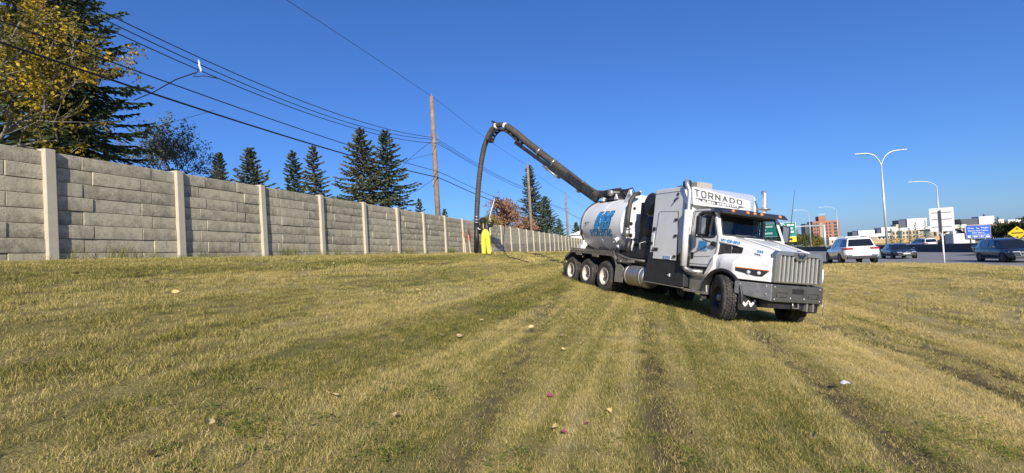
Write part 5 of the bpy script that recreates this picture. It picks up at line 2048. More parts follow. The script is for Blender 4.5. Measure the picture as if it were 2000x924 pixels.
for lab, t0, c, ze, r in (
        ('uppermost single thin line meeting the tip of the nearest pole', -1.0, (-.00111, .01934, 10.315), 10.30, .010),
        ('highest of the three parallel lines left of the nearest pole', -1.0, (.0078, -.11305, 7.484), 7.95, .013),
        ('middle of the three parallel lines left of the nearest pole', -1.2, (.00874, -.13288, 7.462), 7.94, .013),
        ('lowest of the three parallel lines left of the nearest pole', -.8, (.00845, -.12021, 7.045), 7.60, .013),
        ('upper of the two long black cables low on the nearest pole', -.85, (.0022, -.05266, 6.267), 6.02, .015),
        ('thicker, lower of the two long black cables crossing in front of the spruces', -.85, (.00254, -.05511, 5.863), 5.67, .024)):
    p = para(t0, c, -8, 17.9)
    dz = ze - 10.31
    for a0, a1, z0, z1 in ((18, 38, ze, 9.49 + dz), (38, 58.8, 9.49 + dz, 8.72 + dz), (58.8, 80, 8.72 + dz, 8.0 + dz)):
        p += span(t0 * .9, t0 * .8, z0, z1, a0, a1, .25)[1:]
    wire(lab, p, r)
wire('thin service drop from the nearest pole down behind the leaning spruce', [(-4.27, 25.68, 7.70), (-5.72, 26.89, 7.07), (-7.42, 28.91, 6.19)], .012, 'service_drop')
wire('thin service drop sloping left from the low bracket of the nearest pole', [(-4.10, 25.72, 5.65), (-5.58, 27.93, 5.32), (-7.77, 30.93, 5.12)], .012, 'service_drop')
wire('faint service drop left of the tall full spruce', [(-4.16, 25.69, 7.03), (-12.58, 32.89, 7.07), (-17.86, 36.90, 6.88)], .010, 'service_drop')
wire('faint service drop in front of the ash tree top', [(-15.06, 23.84, 9.58), (-16.76, 22.86, 8.74), (-18.88, 21.87, 7.82)], .010, 'service_drop')
wire('drooping splice cable hanging left of the white spacer', [(-7.39, 11.10, 6.28), (-7.64, 11.20, 6.26), (-8.34, 11.70, 6.37), (-9.55, 12.50, 6.38), (-10.74, 13.30, 6.48)], .014, 'service_drop')
wire('short slack jumper right of the white spacer', [(-7.39, 11.10, 6.31), (-7.53, 11.16, 6.18), (-7.25, 11.11, 6.17), (-7.04, 11.31, 6.17)], .011, 'service_drop')
wp = Vector((-7.27, 11.00, 6.36))
mb = MB().tube([wp + Vector((-.02, 0, .16)), wp + Vector((0, 0, .02)), wp + Vector((.03, .01, -.15))], [.012, .022, .015], 8).box(wp + Vector((.0, 0, .05)), (.035, .03, .10)).box(wp + Vector((.03, 0, -.08)), (.03, .03, .07))
tag(mb.build('line_spacer', M['sticker']), 'white plastic spacer clamped on the three parallel lines', 'spacer')

# ------------------------------------------------------------------ worker and what stands round the hole
M['skin'] = pm('skin', (.42, .25, .17), .6, var=.1)
M['jacket'] = pm('black_hooded_jacket', (.012, .012, .014), .8, var=.3, scale=9, bump=.3, bscale=18)
M['yellow'] = pm('yellow_rain_trousers', (.78, .66, .06), .55, var=.12, scale=5, bump=.5, bscale=9)
M['glove'] = pm('tan_work_glove', (.55, .42, .22), .8)
M['boot'] = pm('dark_rubber_boot', (.03, .03, .025), .6)


def skin_obj(name, verts, edges, radii, mat, parent, root=0, sub=2):
    me_ = bpy.data.meshes.new(name)
    me_.from_pydata(verts, edges, [])
    o = link(name, me_, parent)
    o.modifiers.new('skin', 'SKIN')
    if not me_.skin_vertices:
        me_.skin_vertices.new()
    for i, r in enumerate(radii):
        sv = me_.skin_vertices[0].data[i]
        sv.radius = r if isinstance(r, tuple) else (r, r)
        sv.use_root = (i == root)
    s = o.modifiers.new('sub', 'SUBSURF')
    s.levels = s.render_levels = sub
    me_.materials.append(mat)
    return o


wk = thing('person', 'worker seen from behind in black hooded jacket and yellow rain trousers, holding a wand up', 'person', (-1.28, 22.3, zxy(-1.28, 22.3)), R(8))
# body: pelvis, spine, neck, head, arms, legs - local x right, y away from the viewer, z up
BV = [(0, 0, .95), (0, .03, 1.15), (-.02, .07, 1.36), (-.05, .12, 1.50), (-.06, .15, 1.58), (-.07, .18, 1.68),
      (-.20, .10, 1.42), (-.27, .20, 1.18), (-.24, .38, 1.06), (.16, .10, 1.44), (.34, .12, 1.40), (.33, .26, 1.62), (.30, .30, 1.68),
      (-.11, 0, .88), (-.15, .02, .48), (-.15, -.03, .09), (.11, 0, .88), (.15, .03, .48), (.16, -.02, .09), (-.23, .44, 1.05), (-.16, .07, .04), (.18, .08, .04)]
BE = [(0, 1), (1, 2), (2, 3), (3, 4), (4, 5), (2, 6), (6, 7), (7, 8), (2, 9), (9, 10), (10, 11), (11, 12), (0, 13), (13, 14), (14, 15), (0, 16), (16, 17), (17, 18), (8, 19), (15, 20), (18, 21)]
BR = [(.15, .12), (.14, .11), (.16, .11), .055, (.08, .09), (.085, .10), .06, .045, .033, .06, .05, .036, .033, .085, .06, .045, .085, .06, .045, .03, .04, .04]
skin_obj('body', BV, BE, BR, M['skin'], wk, 0, 2)
JV = [(0, .01, 1.0), (0, .04, 1.16), (-.02, .08, 1.36), (-.05, .12, 1.50), (-.19, .10, 1.42), (-.24, .22, 1.18), (-.20, .37, 1.07), (.17, .10, 1.44), (.36, .12, 1.40), (.34, .25, 1.60)]
JE = [(0, 1), (1, 2), (2, 3), (2, 4), (4, 5), (5, 6), (2, 7), (7, 8), (8, 9)]
jk = skin_obj('jacket', JV, JE, [(.215, .16), (.215, .165), (.215, .16), (.11, .11), .10, .085, .065, .11, .095, .07], M['jacket'], wk, 0, 2)
mb = MB().lathe([(0, -.18), (.09, -.165), (.14, -.10), (.152, 0), (.13, .10), (.08, .155), (0, .17)], (-.09, .15, 1.665), (.0, .25, 1), 18)
mb.build('hood', M['jacket'], wk)
TV = [(0, 0, .95), (-.10, 0, .84), (-.125, .02, .48), (-.125, -.02, .14), (-.125, -.01, .02), (.10, 0, .84), (.12, .03, .48), (.13, -.01, .14), (.13, .0, .02), (0, -.005, 1.12), (-.005, .02, 1.28)]
TE = [(0, 1), (1, 2), (2, 3), (3, 4), (0, 5), (5, 6), (6, 7), (7, 8), (0, 9), (9, 10)]
skin_obj('rain_trousers', TV, TE, [(.20, .19), .145, .125, .115, .12, .145, .125, .115, .12, (.19, .19), (.13, .16)], M['yellow'], wk, 0, 2)
for s, x, y in ((-1, -.125, .0), (1, .13, .01)):
    MB().tube([(x, y - .10, .05), (x, y, .06), (x + s * .02, y + .17, .04)], [.055, .065, .045], 10).build('boot', M['boot'], wk)
for sx, x0 in ((-1, -.10), (1, .09)):
    MB().tube([(x0, -.165, 1.26), (x0 * .9, -.11, 1.40), (x0 * .8, -.03, 1.53), (x0 * .8, .10, 1.52)], .018, 6).build('brace_strap', M['yellow' if sx < 0 else 'steel'], wk)
# reflective stripe on the left sleeve
MB().lathe([(.098, -.02), (.102, -.02), (.102, .02), (.098, .02)], (-.255, .15, 1.30), (-.3, .45, -1), 16).build('sleeve_stripe', M['sticker'], wk)
# gloves: palm, four unequal curled fingers and a thumb closed round the wand / hose
def glove(c, grip, away, name='glove'):
    c, g, a = Vector(c), Vector(grip).normalized(), Vector(away).normalized()
    s = g.cross(a)
    mb = MB().box(c - a * .045, (.05, .04, .085), Matrix((s, a, g)).transposed())
    for k, (o, ln) in enumerate(((.036, .95), (.012, 1.05), (-.012, 1.0), (-.036, .8))):
        b_ = c + g * o - a * .03
        mb.tube([b_ + s * .022, b_ + s * .045 * ln + a * .03, b_ + s * .02 * ln + a * .062 * ln, b_ - s * .015 * ln + a * .055 * ln, b_ - s * .022 * ln + a * .03], [.013, .012, .011, .010, .008], 7)
    th = c + g * .03 - a * .04
    mb.tube([th - s * .02, th - s * .045 + g * .02 + a * .025, th - s * .03 + g * .035 + a * .055, th + s * .0 + g * .035 + a * .07], [.015, .013, .012, .010], 7)
    return mb.build(name, M['glove'], wk)


glove((.30, .31, 1.73), (.15, 0, 1), (-.1, .9, 0))
glove((-.235, .46, 1.04), (.1, .2, 1), (.3, .8, 0))

wv = [(-1.08, 22.48, 2.89), (-1.01, 22.52, 3.19), (-0.89, 22.56, 3.56), (-0.75, 22.66, 3.96)]
wand = thing('water_wand', 'white water lance held up by the worker with its black hose looping over', 'lance', wv[0])
wl_ = [Vector(p) - Vector(wv[0]) for p in wv]
MB().tube(wl_, .016, 8).build('lance_tube', M['sticker'], wand)
hs_ = smooth_path([wl_[-1]] + [Vector(p) - Vector(wv[0]) for p in ((-0.65, 22.75, 4.04), (-0.53, 22.86, 3.87), (-0.43, 22.97, 3.49), (-0.36, 23.18, 2.93), (-0.37, 23.39, 2.42), (-0.47, 23.50, 1.70), (-0.30, 22.01, 1.17), (0.17, 20.52, 1.02), (0.63, 19.42, 0.89))], 5)
hs_ = [Vector((p.x, p.y, max(p.z, zxy(p.x + wv[0][0], p.y + wv[0][1]) + .03 - wv[0][2]))) for p in hs_]
MB().tube(hs_, .017, 8).build('water_hose', M['cable'], wand)
M['lath'] = pm('orange_topped_lath', (.62, .47, .30), .8, var=.15)
M['orange'] = pm('orange_marker_paint', (.75, .23, .10), .7, var=.15)
for lab, p, h in (('taller orange-tipped survey lath left of the dig tube', (-2.46, 23.81, 1.32), 1.18), ('shorter survey lath between the taller lath and the dig tube', (-2.29, 24.61, 1.32), 1.0)):
    z0 = zxy(p[0], p[1])
    t = thing('survey_stake', lab, 'stake', (p[0], p[1], z0), .3)
    o = MB().box((0, 0, h * .5 - .1), (.05, .012, h + .2), Matrix.Rotation(-.07, 3, 'Y')).build('lath', M['lath'], t)
    MB().box((.02 - .07 * h * .5 - .016, 0, h * .84), (.055, .016, h * .26), Matrix.Rotation(-.07, 3, 'Y')).build('painted_tip', M['orange'], t)


def spray_mat():
    m, N, L, b = new_mat('red_spray_paint')
    setp(b, Roughness=.8)
    b.inputs['Base Color'].default_value = (.42, .10, .075, 1)
    tc = N.new('ShaderNodeTexCoord')
    nz = N.new('ShaderNodeTexNoise')
    nz.inputs['Scale'].default_value = 3.5
    nz.inputs['Detail'].default_value = 7
    nz.inputs['Roughness'].default_value = .75
    L.new(tc.outputs['Object'], nz.inputs['Vector'])
    ln = N.new('ShaderNodeVectorMath')
    ln.operation = 'LENGTH'
    sc = N.new('ShaderNodeVectorMath')
    sc.operation = 'MULTIPLY'
    sc.inputs[1].default_value = (2.4, 0, 1.25)
    L.new(tc.outputs['Object'], sc.inputs[0])
    L.new(sc.outputs[0], ln.inputs[0])
    sb = N.new('ShaderNodeMath')
    sb.operation = 'MULTIPLY_ADD'
    sb.inputs[1].default_value = -.34
    L.new(ln.outputs['Value'], sb.inputs[0])
    L.new(nz.outputs['Fac'], sb.inputs[2])
    mr = N.new('ShaderNodeMapRange')
    mr.inputs['From Min'].default_value = .24
    mr.inputs['From Max'].default_value = .46
    mr.inputs['To Max'].default_value = .7
    L.new(sb.outputs[0], mr.inputs['Value'])
    L.new(mr.outputs[0], b.inputs['Alpha'])
    return m


sm_ = spray_mat()
for a, zc, w, h in ((20.0, .95, .45, .85),):
    o = MB().add([(-w, 0, -h), (w, 0, -h), (w, 0, h), (-w, 0, h)], [(0, 1, 2, 3)]).build('paint_mark', sm_, wall)
    o.location = (a, -.012, zc + .15 - SL * a)
# black bucket-like hose reel base behind the dig tube
bp_ = (-1.61, 23.01, 1.33)
t = thing('tool_bag', 'black tool bag standing between the dig tube and the worker', 'bag', (bp_[0], bp_[1], zxy(bp_[0], bp_[1])), .2)
MB().loft([[(-.13, -.09, 0), (.13, -.09, 0), (.13, .09, 0), (-.13, .09, 0)], [(-.15, -.1, .25), (.15, -.1, .25), (.15, .1, .25), (-.15, .1, .25)], [(-.08, -.06, .5), (.1, -.06, .5), (.1, .06, .5), (-.08, .06, .5)]], close=True, smooth=False).build('bag_body', M['jacket'], t, bevel=.03)
MB().tube([(-.06, 0, .48), (-.03, 0, .62), (.05, 0, .62), (.08, 0, .48)], .014, 6).build('handle', M['cable'], t)

# ------------------------------------------------------------------ litter on the grass
M['leaf_tan'] = pm('dry_tan_leaf', (.52, .38, .20), .8, var=.25, scale=20)
M['leaf_pale'] = pm('pale_yellow_leaf', (.66, .50, .20), .75, var=.2, scale=20)
M['leaf_pink'] = pm('faded_magenta_leaf', (.30, .06, .10), .8, var=.3, scale=20)
rl_ = random.Random(9)


def leaf_mesh(seed):
    r = random.Random(seed)
    n = 9
    rim = []
    for k in range(n):
        th = 2 * math.pi * k / n
        q = .5 + .5 * abs(math.cos(th * .5)) + r.uniform(-.12, .12)
        rim.append((.042 * q * math.cos(th), .030 * q * math.sin(th), .012 * abs(math.sin(th)) + r.uniform(0, .008)))
    mb = MB().add([(0, 0, 0)] + rim, [(0, 1 + k, 1 + (k + 1) % n) for k in range(n)], True)
    mb.tube([(.035, 0, .004), (.065, .004, .012)], .0018, 4)
    return mb


LM = {}
for key in ('leaf_tan', 'leaf_pale', 'leaf_pink'):
    LM[key] = []
    for s in range(3):
        me_ = leaf_mesh(s * 7 + len(key)).mesh('leaf')
        me_.materials.append(M[key])
        LM[key].append(me_)
spots = [(-1.58, 3.93, 1.35, 'leaf_pale'), (-2.14, 3.17, 1.0, 'leaf_pale'), (-2.17, 2.72, 1.15, 'leaf_tan'), (-4.64, 6.2, 1.2, 'leaf_tan'), (-4.69, 5.88, 1.1, 'leaf_tan'), (-5.05, 6.2, 1.2, 'leaf_tan'),
         (.26, 3.83, 1.0, 'leaf_pale'), (.80, 4.31, .95, 'leaf_pale'), (2.53, 4.05, .9, 'leaf_tan'), (-1.07, 6.5, 1.2, 'leaf_tan'), (-2.93, 8.66, 1.3, 'leaf_pale'), (-.61, 7.9, 1.1, 'leaf_tan'), (.63, 6.6, 1., 'leaf_pale'),
         (-1.03, 3.73, .8, 'leaf_tan'), (1.4, 3.89, .9, 'leaf_pink'), (-4.23, 5.73, 1.2, 'leaf_pale'), (-5.35, 5.64, 1.1, 'leaf_tan'), (-3.99, 10.19, 1.4, 'leaf_pale'), (-2.21, 13.93, 1.5, 'leaf_pale'), (-.07, 17.0, 1.6, 'leaf_pale'),
         (.32, 3.74, .8, 'leaf_pink'), (.55, 3.95, .7, 'leaf_pink'), (.28, 4.6, .9, 'leaf_pink'), (-.35, 3.95, .7, 'leaf_pink')]
for k in range(26):
    y = rl_.uniform(5, 18)
    x = rl_.uniform(-.55 * y, .18 * y)
    if TA(x, y)[0] > .6:
        spots.append((x, y, rl_.uniform(.9, 1.5), rl_.choice(('leaf_tan', 'leaf_pale'))))
LB = {'leaf_tan': ('dry tan leaf fallen on the mown grass', 'tan fallen leaves'), 'leaf_pale': ('pale yellow leaf fallen on the mown grass', 'yellow fallen leaves'), 'leaf_pink': ('small magenta leaf fallen on the mown grass near the viewer', 'magenta fallen leaves')}
for x, y, s, key in spots:
    o = link('fallen_leaf', rl_.choice(LM[key]))
    o.location = (x, y, zxy(x, y) + .055)
    o.rotation_euler = (rl_.uniform(-.1, .8), rl_.uniform(-.4, .4), rl_.uniform(0, 6.28))
    o.scale = (s, s, s)
    tag(o, LB[key][0], 'leaf', LB[key][1])
mb = MB().add([(-.05, -.03, .01), (0, -.04, .03), (.05, -.02, .005), (.055, .03, .02), (0, .035, .045), (-.05, .03, .012)], [(0, 1, 4, 5), (1, 2, 3, 4)])
o = mb.build('paper_scrap', M['sticker'])
o.location = (4.02, 5.75, zxy(4.02, 5.75) + .07)
tag(o, 'crumpled white paper scrap on the brown grass in front of the truck', 'litter')
# ------------------------------------------------------------------ median barrier
M['barrier'] = pm('grimy_dark_barrier', (.085, .085, .088), .9, var=.3, scale=2, bump=.3, bscale=30)
for k, (a0, a1) in enumerate([(-20 + 4.5 * i, -20 + 4.5 * (i + 1)) for i in range(58)]):
    if a0 < 20:
        continue
    prof = [(-.32, 0), (-.30, .10), (-.14, .32), (-.085, 1.02), (.085, 1.02), (.14, .32), (.30, .10), (.32, 0)]
    x0, y0 = XY(43.7, a0)
    z0 = float(zta(43.7, a0))
    secs = []
    for a in (a0 + .03, a1 - .03):
        sec = []
        for q, z in prof:
            x, y = XY(43.7 + q, a)
            sec.append((x - x0, y - y0, float(zta(43.7, a)) + z - z0 - .05))
        secs.append(sec)
    o = MB().loft(secs, close=True, smooth=False).build('median_barrier', M['barrier'])
    o.location = (x0, y0, z0)
    tag(o, 'dark concrete barrier section in the row between the carriageways', 'barrier', 'barrier sections along the median')


# ------------------------------------------------------------------ cars
def paint(name, col, dirt=.05):
    return pm(name, col, .22, var=.04, scale=2, coat=.8, dirt=dirt)


M['alloy'] = pm('grey_alloy', (.30, .30, .31), .3, .9, var=.1)
M['car_tyre'] = pm('car_tyre', (.02, .02, .02), .85, var=.2)
M['plate'] = pm('white_number_plate', (.72, .72, .70), .4)


def car(label, cat, loc, heading, kind, col, pitch=0., name='car', group=None):
    suv = kind == 'suv'
    t = thing(name, label, cat, loc, 0, group)
    t.rotation_euler = (0, pitch, heading)
    pnt = paint(name + '_paint_' + kind, col)
    Lh = 2.46 if suv else 2.40
    W = .975 if suv else .92
    H = 1.69 if suv else 1.44
    bt = 1.06 if suv else .93
    st = [(-Lh, .80 * W, .52, bt - .14, .0), (-Lh + .10, .95 * W, .38, bt - .02, .02), (-Lh + .55, W, .30, bt + .01, .02), (-.5, W, .27, bt - .01, .02), (.75, W, .27, bt - .04, .02),
          (1.2, .985 * W, .28, bt - .06, .03), (1.8, .96 * W, .30, bt - .13, .05), (Lh - .22, .89 * W, .36, bt - .22, .06), (Lh - .03, .74 * W, .42, bt - .32, .04)]
    secs = []
    for x, w, zb, zt_, cr in st:
        zm = zb + (zt_ - zb) * .55
        half = [(0, zb), (w * .86, zb), (w * .97, zb + .10), (w * 1.005, zm), (w * .985, zt_ - .10), (w * .93, zt_), (w * .5, zt_ + cr * .8), (0, zt_ + cr)]
        secs.append([(x, y, z) for y, z in half] + [(x, -y, z) for y, z in reversed(half[1:-1])])
    body = MB().loft(secs, close=True).build('body', pnt, t)
    # greenhouse
    if suv:
        bx_ = [-2.38, -1.55, -.35, .55, 1.25]
        tx = [-2.08, -1.5, -.35, .12, .36]
        tz = [H - .07, H - .015, H, H - .03, H - .08]
    else:
        bx_ = [-1.95, -1.35, -.35, .55, 1.20]
        tx = [-1.15, -.90, -.35, .02, .22]
        tz = [H - .06, H - .02, H, H - .03, H - .07]
    wb = [.80 * W, .92 * W, .93 * W, .93 * W, .84 * W]
    wt = [.62 * W, .70 * W, .72 * W, .71 * W, .63 * W]
    gs = []
    for i in range(5):
        B_, T_ = (bx_[i], wb[i], bt - .03), (tx[i], wt[i], tz[i])
        gs.append([B_, ((B_[0] * .1 + T_[0] * .9), (B_[1] * .1 + T_[1] * .9), B_[2] * .06 + T_[2] * .94), (T_[0], T_[1] * .86, T_[2] + .02), (T_[0], 0, T_[2] + .04),
                   (T_[0], -T_[1] * .86, T_[2] + .02), ((B_[0] * .1 + T_[0] * .9), -(B_[1] * .1 + T_[1] * .9), B_[2] * .06 + T_[2] * .94), (B_[0], -B_[1], B_[2])])
    roof = MB().loft(gs, caps=True, smooth=False).build('roof', pnt, t, bevel=.03)

    def glassq(q, nm, inset=(.06, .06, .12, .12), off=.012):
        a, b_, c, d = [Vector(p) for p in q]      # bottom-left, bottom-right, top-right, top-left

        def P(u, v):
            return (a.lerp(b_, u)).lerp(d.lerp(c, u), v)
        u0, u1, v0, v1 = inset[0], 1 - inset[1], inset[2], 1 - inset[3]
        n_ = (b_ - a).cross(d - a).normalized()
        cen = (a + b_ + c + d) / 4
        if n_.dot(cen - Vector((-.4, 0, 1.0))) < 0:
            n_ = -n_
        MB().poly([P(u, v) + n_ * off for u, v in ((u0, v0), (u1, v0), (u1, v1), (u0, v1))]).build(nm, M['dark_glass'], t, solid=.004)
    for s in (0, 6):
        k = 1 if s == 0 else 5
        for i in range(4):
            glassq((gs[i][s], gs[i + 1][s], gs[i + 1][k], gs[i][k]), 'side_window', (.06, .05, .12, .06) if i in (1, 2) else (.16, .06, .12, .08))
    glassq((gs[4][0], gs[4][6], gs[4][5], gs[4][1]), 'windscreen', (.03, .03, .08, .05))
    glassq((gs[0][0], gs[0][6], gs[0][5], gs[0][1]), 'rear_window', (.05, .05, .14, .06))
    # wheels and arches
    wr = .365 if suv else .335
    for x in (-1.45, 1.45):
        for s in (-1, 1):
            MB().lathe([(wr + .065, -.02), (wr + .065, .012), (wr + .02, .016), (.0, .016)], (x, s * W * .985, wr + .015), (0, s, 0), 28).build('wheel_arch', M['plastic'], t)
            w_ = MB().lathe([(wr * .62, .03), (wr * .70, .05), (wr * .95, .045), (wr, .0), (wr, -.17), (wr * .9, -.2), (0, -.2)], (x, s * W * .965, wr), (0, s, 0), 28).build('wheel', M['car_tyre'], t)
            mb = MB().lathe([(wr * .66, .035), (wr * .60, .02), (wr * .56, -.03), (.0, -.03)], (x, s * W * .965, wr), (0, s, 0), 24)
            for q in range(5):
                th = q * 2 * math.pi / 5
                c = Vector((x, s * (W * .965 + .015), wr))
                mb.box(c + Vector((math.cos(th), 0, math.sin(th))) * wr * .33, (wr * .62, .03, .05), Matrix.Rotation(-th, 3, 'Y'))
            mb.build('rim', M['alloy'], w_)
    # trim
    MB().bx(-Lh - .005, -Lh + .25, -.80 * W, .80 * W, .33, .52).build('rear_bumper_trim', M['plastic'], t, bevel=.03)
    MB().bx(Lh - .30, Lh - .0, -.72 * W, .72 * W, .30, .47).build('front_bumper_trim', M['plastic'], t, bevel=.03)
    for s in (-1, 1):
        MB().bx(-1.1, 1.1, s * W * .97, s * W * 1.0, .26, .36).build('sill', M['plastic'], t)
        MB().box((.72, s * (W + .10), bt + .06), (.14, .20, .14)).build('wing_mirror', pnt, t, bevel=.03)
        MB().bx(-.15, .05, s * W * .995, s * W * 1.015, bt - .20, bt - .17).build('door_handle', pnt, t)
        # rear lamps wrap the corner
        zl = bt - .16
        MB().prism([(-Lh - .012, s * .46 * W), (-Lh - .012, s * .80 * W), (-Lh + .12, s * .975 * W), (-Lh + .34, s * 1.008 * W), (-Lh + .34, s * .90 * W), (-Lh + .1, s * .46 * W)], zl, zl + .13, 'z').build('tail_lamp', M['red'], t, bevel=.01)
        MB().prism([(Lh - .02, s * .42 * W), (Lh - .07, s * .74 * W), (Lh - .36, s * .915 * W), (Lh - .40, s * .80 * W), (Lh - .2, s * .42 * W)], bt - .36, bt - .25, 'z').build('headlight', M['lamp'], t, bevel=.01)
        if suv:
            MB().bx(-Lh - .02, -Lh + .16, s * .52 * W, s * .86 * W, .50, .60).build('reflector', M['alloy'], t)
            MB().tube([(-1.9, s * .66 * W, H - .01), (-1.7, s * .67 * W, H + .05), (.0, s * .68 * W, H + .05), (.15, s * .68 * W, H - .01)], .018, 6).build('roof_rail', M['alu'], t)
    MB().prism([(-.40 * W, .50), (.40 * W, .50), (.48 * W, bt - .30), (-.48 * W, bt - .30)], Lh - .045, Lh + .0, 'x').build('grille', M['chrome'], t, bevel=.01)
    MB().prism([(-.34 * W, .52), (.34 * W, .52), (.42 * W, bt - .33), (-.42 * W, bt - .33)], Lh - .02, Lh + .006, 'x').build('grille_insert', M['plastic'], t)
    MB().bx(Lh + .0, Lh + .02, -.26, .26, .46, .57).build('number_plate', M['plate'], t)
    MB().bx(-Lh - .015, -Lh + .02, -.2, .2, .68, .80).build('rear_plate', M['plate'], t)
    MB().bx(-Lh - .01, -Lh + .02, -.5, .5, bt - .185, bt - .165).build('chrome_strip', M['chrome'], t)
    MB().lathe([(0, .01), (.05, .01), (.05, -.01), (0, -.01)], (Lh + .008, 0, .66), (1, 0, 0), 16).build('emblem', M['chrome'], t)
    return t


HD = math.atan2(DV[1], DV[0])


def on_road(t0, a, up=.0):
    x, y = XY(t0, a)
    return (x, y, float(zta(t0, a)) + up)


SLP = .0253
car('white sport utility car seen from behind at the edge of the grass', 'car', (22.75, 31.2, -.87), HD - R(5), 'suv', (.78, .78, .76), SLP + .01)
car('dark blue sedan facing the viewer in the middle of the road', 'car', (38.0, 45.6, zxy(38.0, 45.6)), HD + math.pi - R(8), 'sedan', (.016, .022, .042), -SLP)
car('navy sport utility car with chrome grille at the right edge', 'car', (34.2, 32.0, zxy(34.2, 32.0)), HD + math.pi - R(6), 'suv', (.012, .018, .036), -SLP).scale = (.94, .94, .94)
car('dark car roof showing just behind the navy sport utility car', 'car', on_road(40.3, 46.5), HD + math.pi, 'sedan', (.02, .024, .034), -SLP)
car('far white sport utility car beyond the barrier by the post', 'car', on_road(48.5, 76.5), HD, 'suv', (.72, .72, .71), SLP)
# white utility truck beyond the barrier
x, y, z = on_road(48.6, 68.6)
t = thing('utility_truck', 'white service truck body with dark load beyond the barrier under the blue sign', 'truck', (x, y, z), HD)
wb_ = pm('service_truck_white', (.66, .64, .59), .5, var=.08, dirt=.25)
MB().bx(-1.4, 0.4, -1.1, 1.1, .55, 2.15).build('service_body', wb_, t, bevel=.03)
for k in range(2):
    MB().bx(-1.35 + .86 * k, -.55 + .86 * k, 1.1, 1.125, .75, 1.95).build('locker_door', wb_, t, bevel=.01)
for k in range(2):
    MB().bx(-1.42, -1.4, -1.0 + k, -.05 + k, .8, 2.0).build('rear_door', wb_, t, bevel=.01)
MB().bx(.5, 2.4, -1.0, 1.0, .6, 1.35).build('cab', M['dark_glass'], t, bevel=.08)
MB().prism([(.55, 1.35), (2.0, 1.35), (1.7, 1.95), (.7, 1.95)], -.95, .95).build('cab_roof', M['dark_glass'], t, bevel=.05)
MB().tube([(-1.0, -.2, 2.2), (-.3, .1, 2.6), (.6, .5, 2.65), (1.6, .6, 2.3)], .16, 8).build('crane_boom', M['black_steel'], t)
MB().bx(-.4, .4, -.5, .6, 2.15, 2.5).build('load', M['sticker'], t, bevel=.05)
for xx in (-.6, 1.6):
    for s in (-1, 1):
        MB().lathe([(0, .14), (.25, .14), (.45, .1), (.45, -.1), (0, -.1)], (xx, s * .95, .45), (0, 1, 0), 20).build('wheel', M['car_tyre'], t)

# ------------------------------------------------------------------ street lamps
M['galv'] = pm('galvanised_pole', (.62, .62, .60), .5, .5, var=.08)


def lamp(label, t0, a, h, arms, reach, rise, r=.13):
    x, y = XY(t0, a)
    z = float(zta(t0, a))
    t = thing('street_lamp', label, 'street lamp', (x, y, z), math.atan2(NV[1], NV[0]), 'street lamps along the road')
    MB().tube([(0, 0, -.2), (0, 0, h)], [r, r * .55], 12).build('lamp_post', M['galv'], t)
    MB().cyl((0, 0, 0), (0, 0, .5), r * 1.4, 12).build('post_base', M['galv'], t)
    for s in arms:
        pth = smooth_path([(0, 0, h - .1), (s * reach * .10, 0, h + rise * .35), (s * reach * .32, 0, h + rise * .78), (s * reach * .62, 0, h + rise * .97), (s * reach, 0, h + rise)], 4)
        a_ = MB().tube(pth, [r * .42] * len(pth), 8).build('lamp_arm', M['galv'], t)
        MB().box((s * (reach + .3), 0, h + rise + .01), (.75, .26, .10)).build('lamp_head', M['galv'], a_, bevel=.03)
    return t


lamp('tall double-armed street lamp on the median behind the dark sedan', 43.75, 75.5, 12.9, (-1, 1), 2.6, 1.9, .19)
lamp('single-armed street lamp behind the white sign back', 60, 95.3, 10.9, (-1,), 3.6, 1.1, .15)
lamp('faint distant street lamp above the brick tower', 60, 142, 10.6, (-1,), 3.6, 1.0, .10)
lamp('thin distant street lamp left of the sign gantry post', 44.6, 112, 8.6, (-1,), 2.4, .7, .08)

# ------------------------------------------------------------------ signs
x, y, z = 19.05, 20.45, zxy(19.05, 20.45)
t = thing('road_sign', 'back of a square pale sign on a slim white post at the grass edge', 'sign', (x, y, z), R(-43))
MB().cyl((0, 0, -.2), (0, 0, 1.45), .030, 10).build('sign_post', M['sticker'], t)
MB().box((-.015, -.045, 1.85), (.055, .05, 1.0)).build('shaded_post', pm('post_shade_dark', (.07, .06, .05), .85), t)  # upper part of the post, its shade put into this dark colour
MB().box((.02, 0, 1.93), (.80, .012, 1.05)).build('sign_panel', pm('bare_sign_back', (.74, .73, .71), .5, 0., var=.05), t, bevel=.004)
for zz in (1.62, 1.95, 2.25):
    MB().bx(-.30, .34, -.022, -.008, zz - .012, zz + .012).build('stiffener', M['alu'], t)

bc = Vector((58.59, 58.04, 0.19))
t = thing('highway_sign', 'blue highway information sign on two posts beyond the barrier', 'sign', (bc.x, bc.y, zxy(bc.x, bc.y)), R(-30))
t.scale = (.80, 1, .92)
hz = bc.z - zxy(bc.x, bc.y)
blue = pm('blue_sign_face', (.012, .10, .50), .5, var=.06)
MB().bx(-1.43, 1.43, -.02, .02, hz - .88, hz + .88).build('sign_panel', blue, t)
for s in (-1, 1):
    MB().bx(s * .78 - .06, s * .78 + .06, .03, .15, -.2, hz + .8).build('sign_leg', pm('pale_wood_leg', (.55, .50, .42), .8), t)
fr = lambda u, v: plane_fn((u, -.022, hz + v), (1, 0, 0), (0, 0, 1))
for a, b_ in (((-1.43, -.88), (1.43, -.88)), ((1.43, -.88), (1.43, .88)), ((1.43, .88), (-1.43, .88)), ((-1.43, .88), (-1.43, -.88)), ((-1.43, -.38), (1.43, -.38)), ((-.72, -.88), (-.72, -.38)), ((0, -.88), (0, -.38)), ((.72, -.88), (.72, -.38))):
    MB().tube([(a[0], -.024, hz + a[1]), (b_[0], -.024, hz + b_[1])], .018, 5).build('sign_border', M['sticker'], t)
